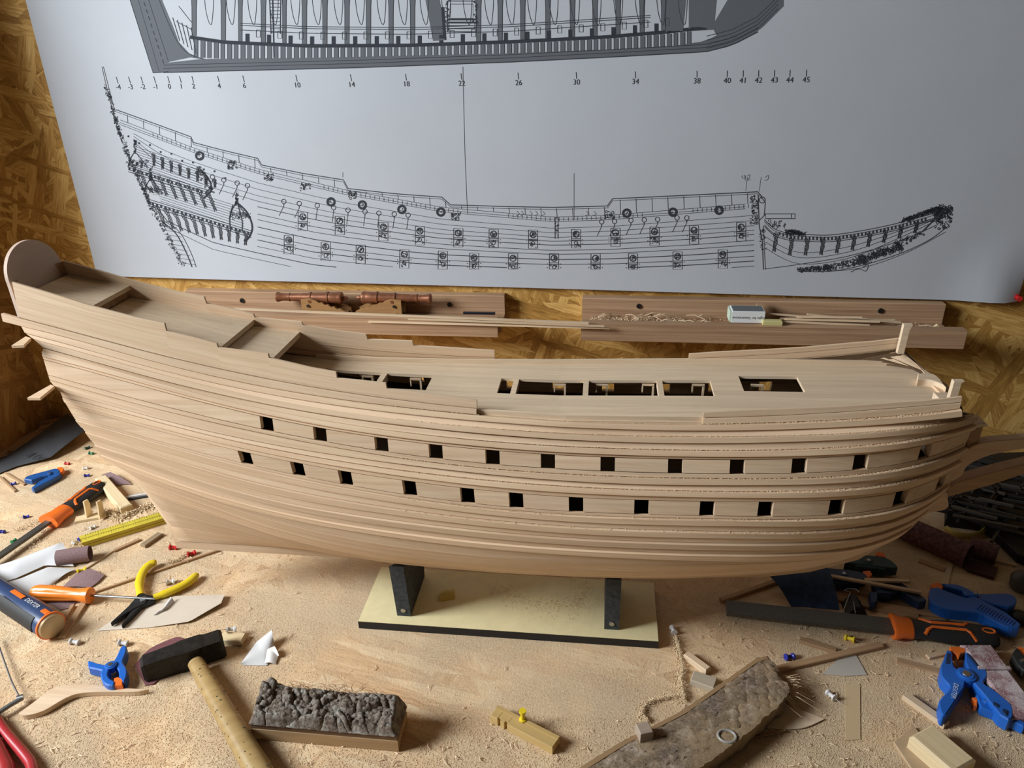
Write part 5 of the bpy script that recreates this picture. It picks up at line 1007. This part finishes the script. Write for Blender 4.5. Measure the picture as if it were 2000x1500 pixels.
curl('abrasive_sheet',[(-60,912),(14,890),(40,872),(80,846),(112,820),(131,809)],[(-60,946),(0,924),(32,911),(98,894),(130,868),(168,839)],gsand,'dark grey abrasive sheet marked 100 lying behind the ship stern','sandpaper',[.012,.014,.02,.03,.034,.036],[.004,.003,.004,.008,.018,.022],.0008,.004)
ob=D.objects['abrasive_sheet']; P=tz(58,888,.022); 
text('lettering','100',.022,M['black'],ob,(P[0]-ob.location.x,P[1]-ob.location.y,.0205),(R(12),R(-8),R(-40)),'black printed number'); P=tz(95,852,.03); text('lettering','P100',.010,M['black'],ob,(P[0]-ob.location.x,P[1]-ob.location.y,.0335),(R(8),R(-8),R(-40)),'black printed mark')
curl('abrasive_sheet',[(1480,1108),(1520,1112),(1610,1098)],[(1546,1186),(1562,1185),(1640,1192)],bsand,'blue abrasive sheet curving down from under the hull','sandpaper',[.03,.03,.03],[.004,.003,.006],.0009,.010)
# --- dusty sanding block
A,ang,L=ab((1906,1258),(2010,1400),.022); sb=thing('sanding_block','pinkish purple sanding block caked with white dust at the picture edge','sanding block',(A[0],A[1],0),ang)
m,nt,b=newmat('dusty_sandpaper'); v=coords(nt); n1=noise(nt,v,45,4,.6); n2=noise(nt,v,600,2,.6); c=mixc(nt,ramp(nt,n1,[(.42,(0,0,0)),(.60,(.85,.85,.85))]),(.27,.12,.13),(.60,.52,.52)); c=mixc(nt,ramp(nt,n2,[(.5,(0,0,0)),(.62,(.55,.55,.55))]),c,(.72,.66,.66)); nt.links.new(c,b.inputs['Base Color']); b.inputs['Roughness'].default_value=.9; bump(nt,b,n2,.5,.001)
part('wrapped_block',MB().box(0,L*.38,-.021,.021,.001,.024,c=.004).box(L*.36,L,-.020,.020,0,.022,c=.004),m,sb); part('paper_fold',MB().box(L*.34,L*.38,-.0215,.0215,.004,.0252,c=.0015),m,sb)
# --- binder clip, bracket frames, misc
P=tz(1668,1190,0); bc=thing('binder_clip','black binder clip with wire handles in front of the navy clamps','clip',(P[0],P[1],0))
part('clip_body',MB().prism([(-.016,0),(.016,0),(.003,.016),(-.003,.016)],-.014,.014,Matrix.Rotation(R(90),4,'X')),M['black'],bc)
for s,pts in ((1,[(1646,1196),(1655,1172),(1661,1157),(1648,1153),(1656,1150),(1672,1151),(1678,1156)]),(-1,[(1671,1198),(1667,1175)])): tb('wire_handle',pts,list(np.linspace(.012,.02,len(pts))),[.0008]*len(pts),M['steel'],bc,(P[0],P[1]),1.)
P=tz(182,1012,0); fr=thing('model_bracket','small thin-wood bracket with two upright cheeks beside the folding ruler','bracket',(P[0],P[1],0),R(25)); th_=M['block']; fr.scale=(1.45,1.45,1.35)
part('base',MB().box(-.020,.016,-.006,.006,0,.004,c=.0005),th_,fr)
for x,y in ((-.004,.004),(.012,-.003)): part('cheek',MB().prism([(-.008,.003),(.008,.003),(.004,.010),(.006,.018),(.004,.026),(-.004,.028),(-.005,.018)],-.0009,.0009,Matrix.Translation((x,y,0))@Matrix.Rotation(R(70),4,'Z')@Matrix.Rotation(R(90),4,'X')),th_,fr)
P=tz(1992,1150,.0); jar=solo('dark_ball',MB().lathe([(0,.012),(.004,.016),(.02,.017),(.028,.012),(.031,.006)],Matrix.Rotation(R(-90),4,'Y'),20),plain('grey_knob',(.09,.085,.08),.5),'dark grey rounded lump at the picture edge beyond the large clamp','ball',(P[0],P[1],0),0,None,50)
P=tz(1992,1215,.0); solo('black_disc',MB().lathe([(0,.010),(.003,.013),(.012,.013),(.014,.010)],Matrix.Rotation(R(-90),4,'Y'),20),M['black'],'black round disc at the picture edge by the large clamp grip','disc',(P[0],P[1],0),0,None,50)
A=tz(1845,1038,.0); solo('yellow_band',MB().tube([(*rel([p],.008,A)[0],.008) for p in cr([(1848,1032),(1865,1043),(1890,1047),(1915,1042),(1926,1025),(1922,1002)],4)],.0035,8,1.8),plain('dull_yellow',(.46,.33,.07),.5),'curved dull yellow band round red pins beyond the purple rolls','band',(A[0],A[1],0),0,None,60)
# --- push pins scattered about
pins=[(332,1069,10,'red','red push pin lying by the keel, upper of two'),(367,1083,40,'red','red push pin lying in sawdust by the keel, lower of two'),(1668,1250,150,'yellow','yellow push pin lying below the right file'),(1317,1236,100,'clear','whitish push pin at the top of the sawdust ridge'),(1630,1364,120,'clear','white push pin lying between veneer scrap and lettered clamp'),
 (46,1009,30,'bluepin','dark blue push pin near the left file blade, farther of two'),(8,1038,170,'bluepin','dark blue push pin near the left file blade, nearer of two'),(23,1058,90,'green','green push pin beside the left file blade'),(174,884,0,'green','green push pin near the ship stern, behind the tools'),(167,875,60,'teal','dark push pin nearest the abrasive sheet'),(165,928,20,'bluepin','blue push pin by the butt of the left file'),(171,913,200,'clear','clear push pin by the butt of the left file'),(127,904,0,'red','red push pin at the tip of the small left clamp'),(66,943,90,'yellow','yellow-headed push pin beside the small left clamp'),(30,943,200,'bluepin','blue push pin left of the small left clamp'),
 (325,1138,30,'clear','milky push pin between the pliers handles'),(176,1031,60,'clear','milky push pin touching the folding ruler'),(154,1053,90,'bluepin','blue push pin at the end of the folding ruler'),(147,1062,150,'clear','white push pin at the end of the folding ruler'),(152,1117,45,'yellow','yellow push pin peeping out beyond the mauve sandpaper'),(1975,1066,60,'teal','dark green push pin right of the purple rolls, farther one'),(1984,1090,10,'teal','dark push pin right of the purple rolls, nearer one'),(1535,1284,20,'bluepin','blue push pin beyond the split tip of the weathered board'),(138,1253,0,'clear','clear push pin in front of the navy tool handle'),(233,1255,0,'clear','clear push pin beyond the small bright blue clamp'),
 (1852,1012,30,'red','red push pin inside the yellow band, leftmost'),(1872,1016,120,'red','red push pin inside the yellow band, middle'),(1890,1022,60,'orange','orange push pin inside the yellow band, rightmost')]
mats=dict(clear=clear,bluepin=bluepin,green=green,teal=teal,red=M['red'],yellow=M['yellow'],orange=M['orange'])
for px,py,dg,c,lab in pins: pin(px,py,dg,mats[c],lab)
# --- yellow paper scrap and chip on the stand
curl('yellow_scrap',[(857,1158),(872,1152),(889,1150)],[(859,1175),(872,1172),(888,1170)],plain('yellow_scrap',(.66,.52,.14),.5),'crumpled yellow tape scrap on the stand board behind the left post','scrap',[.018,.022,.020],[.0145,.0148,.0146],.0005,.003)
# --- scrap strips heaped by the side wall
for k,(a,b_,lab) in enumerate((((-30,905),(68,842),'long brown strip lying along the foot of the side wall'),((20,880),(110,822),'second brown strip along the side wall, under the abrasive sheet'),((70,824),(120,818),'short brown strip in the corner of the two walls, lower'),((75,834),(125,826),'short brown strip in the corner of the two walls, upper'),((0,930),(30,958),'thin brown stick near the grey abrasive sheet'),((10,922),(48,945),'another thin brown stick near the grey abrasive sheet, to its right'))):
    stick('wood_stick',a,b_,.014 if k<4 else .004,.006+.003*k if k<4 else .004,M['brown'],lab,'stick')
# --- dark strips piled at the foot of the back wall
A=tz(1900,1000,0); solo('black_box',MB().prism(rel([(1848,1012),(1850,945),(1890,885),(2080,880),(2080,1120),(1990,1082),(1925,1022)],.018,A),0,.018,None,.002),M['black'],'low black box under the pile of dark strips beyond the beak','box',(A[0],A[1],0))
rng=random.Random(9); bz=[plain('dark_strip_%d'%k,c,.6) for k,c in enumerate(((.02,.02,.022),(.045,.042,.038),(.09,.08,.07)))]
for k in range(60):
    x=rng.uniform(1850,2010); y=lerp(890,1055,k/59)+rng.uniform(-8,8)+(x-1930)*.22
    if y>1010+(x-1900)*.5: y-=40
    a=tz(x,y,.03); l=rng.uniform(.05,.13); w=rng.uniform(.003,.007); z=.0185+.0042*(k%4)
    solo('dark_strip',MB().box(-l/2,l/2,-w/2,w/2,0,.004),bz[k%3 if rng.random()<.6 else 0],'dark narrow strip in the pile beyond the beak','strip',(a[0],a[1],z),R(rng.choice([-24,-20,-28,-18,52])),'dark strips piled by the wall')
# --- sawdust: ridges, shavings and crumbs
def dustmat():
    m,nt,b=newmat('sawdust'); n=noise(nt,coords(nt),500,3,.7); nt.links.new(ramp(nt,n,[(.3,(.60,.43,.25)),(.7,(.86,.70,.47))]),b.inputs['Base Color']); b.inputs['Roughness'].default_value=.95; b.inputs['Specular IOR Level'].default_value=.1; return m
dm=dustmat()
def crumbs(P,smin,smax,seed,flat=.5):
    rg=np.random.RandomState(seed); n=len(P); T=np.array([[1,0,-.3],[-.5,.85,-.3],[-.5,-.85,-.3],[0,0,.7]]); s=rg.uniform(smin,smax,n)**1; a=rg.rand(n)*6.283; st=rg.uniform(.6,1.6,n)
    c,sn=np.cos(a),np.sin(a); vx_=T[None,:,0]*(s*st)[:,None]; vy=T[None,:,1]*s[:,None]; vz=T[None,:,2]*(s*flat)[:,None]
    V=np.stack([vx_*c[:,None]-vy*sn[:,None],vx_*sn[:,None]+vy*c[:,None],vz],2)+P[:,None,:]
    V[:,:,2]=np.maximum(V[:,:,2],P[:,None,2]-.0004)
    F_=np.array([[0,1,3],[1,2,3],[2,0,3]])[None]+4*np.arange(n)[:,None,None]
    me=D.meshes.new('sawdust'); me.from_pydata(V.reshape(-1,3).tolist(),[],F_.reshape(-1,3).tolist()); me.materials.append(dm); return me
def ground(n,pxr,pyr,dens,seed):
    rg=np.random.RandomState(seed); out=[]
    while len(out)<n:
        px=rg.uniform(*pxr); py=rg.uniform(*pyr)
        if rg.rand()<dens(px,py): p=tz(px,py,0); out.append((p[0],p[1],.0006))
    return np.array(out)
def dens(px,py):
    d=.25+.35*(math.sin(px*.011+py*.017)*math.sin(px*.023-py*.013)+.5)
    if px<520: d+=.35
    if py>1400: d+=.45
    if px>1450 and py>1180: d+=.3
    if 620<px<1300 and 1230<py<1400: d*=.22
    if 690<px<1290 and py<1262: d*=.05
    if py<980: d*=.4
    return d
def stuffobj(name,me,label,z=0.):
    o=link(name,me); o['kind']='stuff'; tag(o,label,'sawdust'); return o
stuffobj('sawdust',crumbs(ground(62000,(-20,2020),(880,1510),dens,1),.0003,.0010,2,.38),'fine pale sawdust scattered all over the bench')
def heap(pts,rad,n,seed,h):
    rg=np.random.RandomState(seed); out=[]
    for k in range(n):
        t=rg.rand()*(len(pts)-1); i=int(t); f=t-i; i2=min(i+1,len(pts)-1); px=lerp(pts[i][0],pts[i2][0],f); py=lerp(pts[i][1],pts[i2][1],f); p=tz(px,py,0); r_=rad*abs(rg.normal())*.6; a=rg.rand()*6.283
        out.append((p[0]+r_*math.cos(a),p[1]+r_*math.sin(a),.0006+h*max(0,1-r_/rad)*rg.rand()))
    return np.array(out)
hp=[([(1318,1245),(1326,1275),(1332,1310),(1330,1340),(1335,1372)],.0075,1500,.010,'ridge of packed sawdust running down from the whitish push pin'),([(1340,1362),(1290,1366),(1258,1380),(1252,1400),(1265,1412)],.007,900,.008,'crumbly sawdust ridge bending beside the weathered board'),([(205,1000),(235,1015),(285,992),(318,985)],.014,1100,.010,'heap of coarse chips behind the folding ruler'),([(140,1058),(165,1070),(190,1050)],.012,420,.006,'small sawdust heap at the end of the folding ruler'),([(370,1080),(345,1098),(330,1100)],.008,420,.006,'sawdust swept against the red push pins'),([(30,1040),(70,1020),(110,1015),(60,1075)],.012,500,.006,'sawdust gathered along the left file blade'),([(880,1110),(1060,1120),(1150,1160),(1120,1200),(1040,1190),(960,1165)],.03,900,.0006,'sawdust lying on the stand board')]
for k,(p,r_,n,h,lab) in enumerate(hp):
    P=heap(p,r_,n,20+k,h)
    if k==6: P[:,2]+=.0138; P=P[(P[:,1]>.838)&(P[:,0]<.09)]
    stuffobj('sawdust_heap',crumbs(P,.0005,(.0014,.0014,.0030,.0014,.0014,.0014,.0012)[k],40+k,.7 if k!=6 else .25),lab)
mb=MB(); rng=random.Random(21)
for k in range(1000):
    px=rng.uniform(0,2000); py=rng.uniform(1000,1500)
    if rng.random()>dens(px,py)*.9 or (250<px<540 and py>1230): continue
    p=tz(px,py,0); a=rng.uniform(0,6.28); l=rng.uniform(.004,.013); c_,s_=math.cos(a),math.sin(a); b2=rng.uniform(-.5,.5)*l
    mb.tube([(p[0],p[1],.0012),(p[0]+l*.5*c_-b2*s_,p[1]+l*.5*s_+b2*c_,.0022),(p[0]+l*c_,p[1]+l*s_,.001)],[.0004,.0009,.0004],4,.5)
stuffobj('wood_shaving',mb.mesh('wood_shaving',M['strip']),'small curled shavings scattered over the bench')

P=[]; rg=np.random.RandomState(77)
for k,nm in enumerate(('W1t','W2t','W3t','W4t','W5t','W6t','W7t')):
    L_=LP[nm]; n_=normals(LP[nm],LP[nm.replace('t','b')])
    for _ in range(1000 if k<5 else 400):
        t=rg.uniform(14,66); i=int(t); f=t-i; p=lerp(L_[i],L_[i+1],f)+n_[i]*PR*rg.uniform(.1,.95)
        if -.25<p[0]<.38: P.append((p[0],p[1]+YC,p[2]+.1005))
o=link('ledge_dust',crumbs(np.array(P)-np.array([0,YC,.10]),.0003,.0009,78,.6),ship); o['kind']='stuff'
P=np.stack([rg.uniform(0,1,1500),rg.uniform(1.364,1.412,1500),TZ2+.0005+.004*rg.rand(1500)],1); P[:,0]=np.where(rg.rand(1500)<.75,lerp(-.02,.16,P[:,0]),lerp(.16,.60,P[:,0]))
stuffobj('tray_dust',crumbs(P,.0006,.0020,79,.7),'pale shavings and dust on the floor of the right tray')
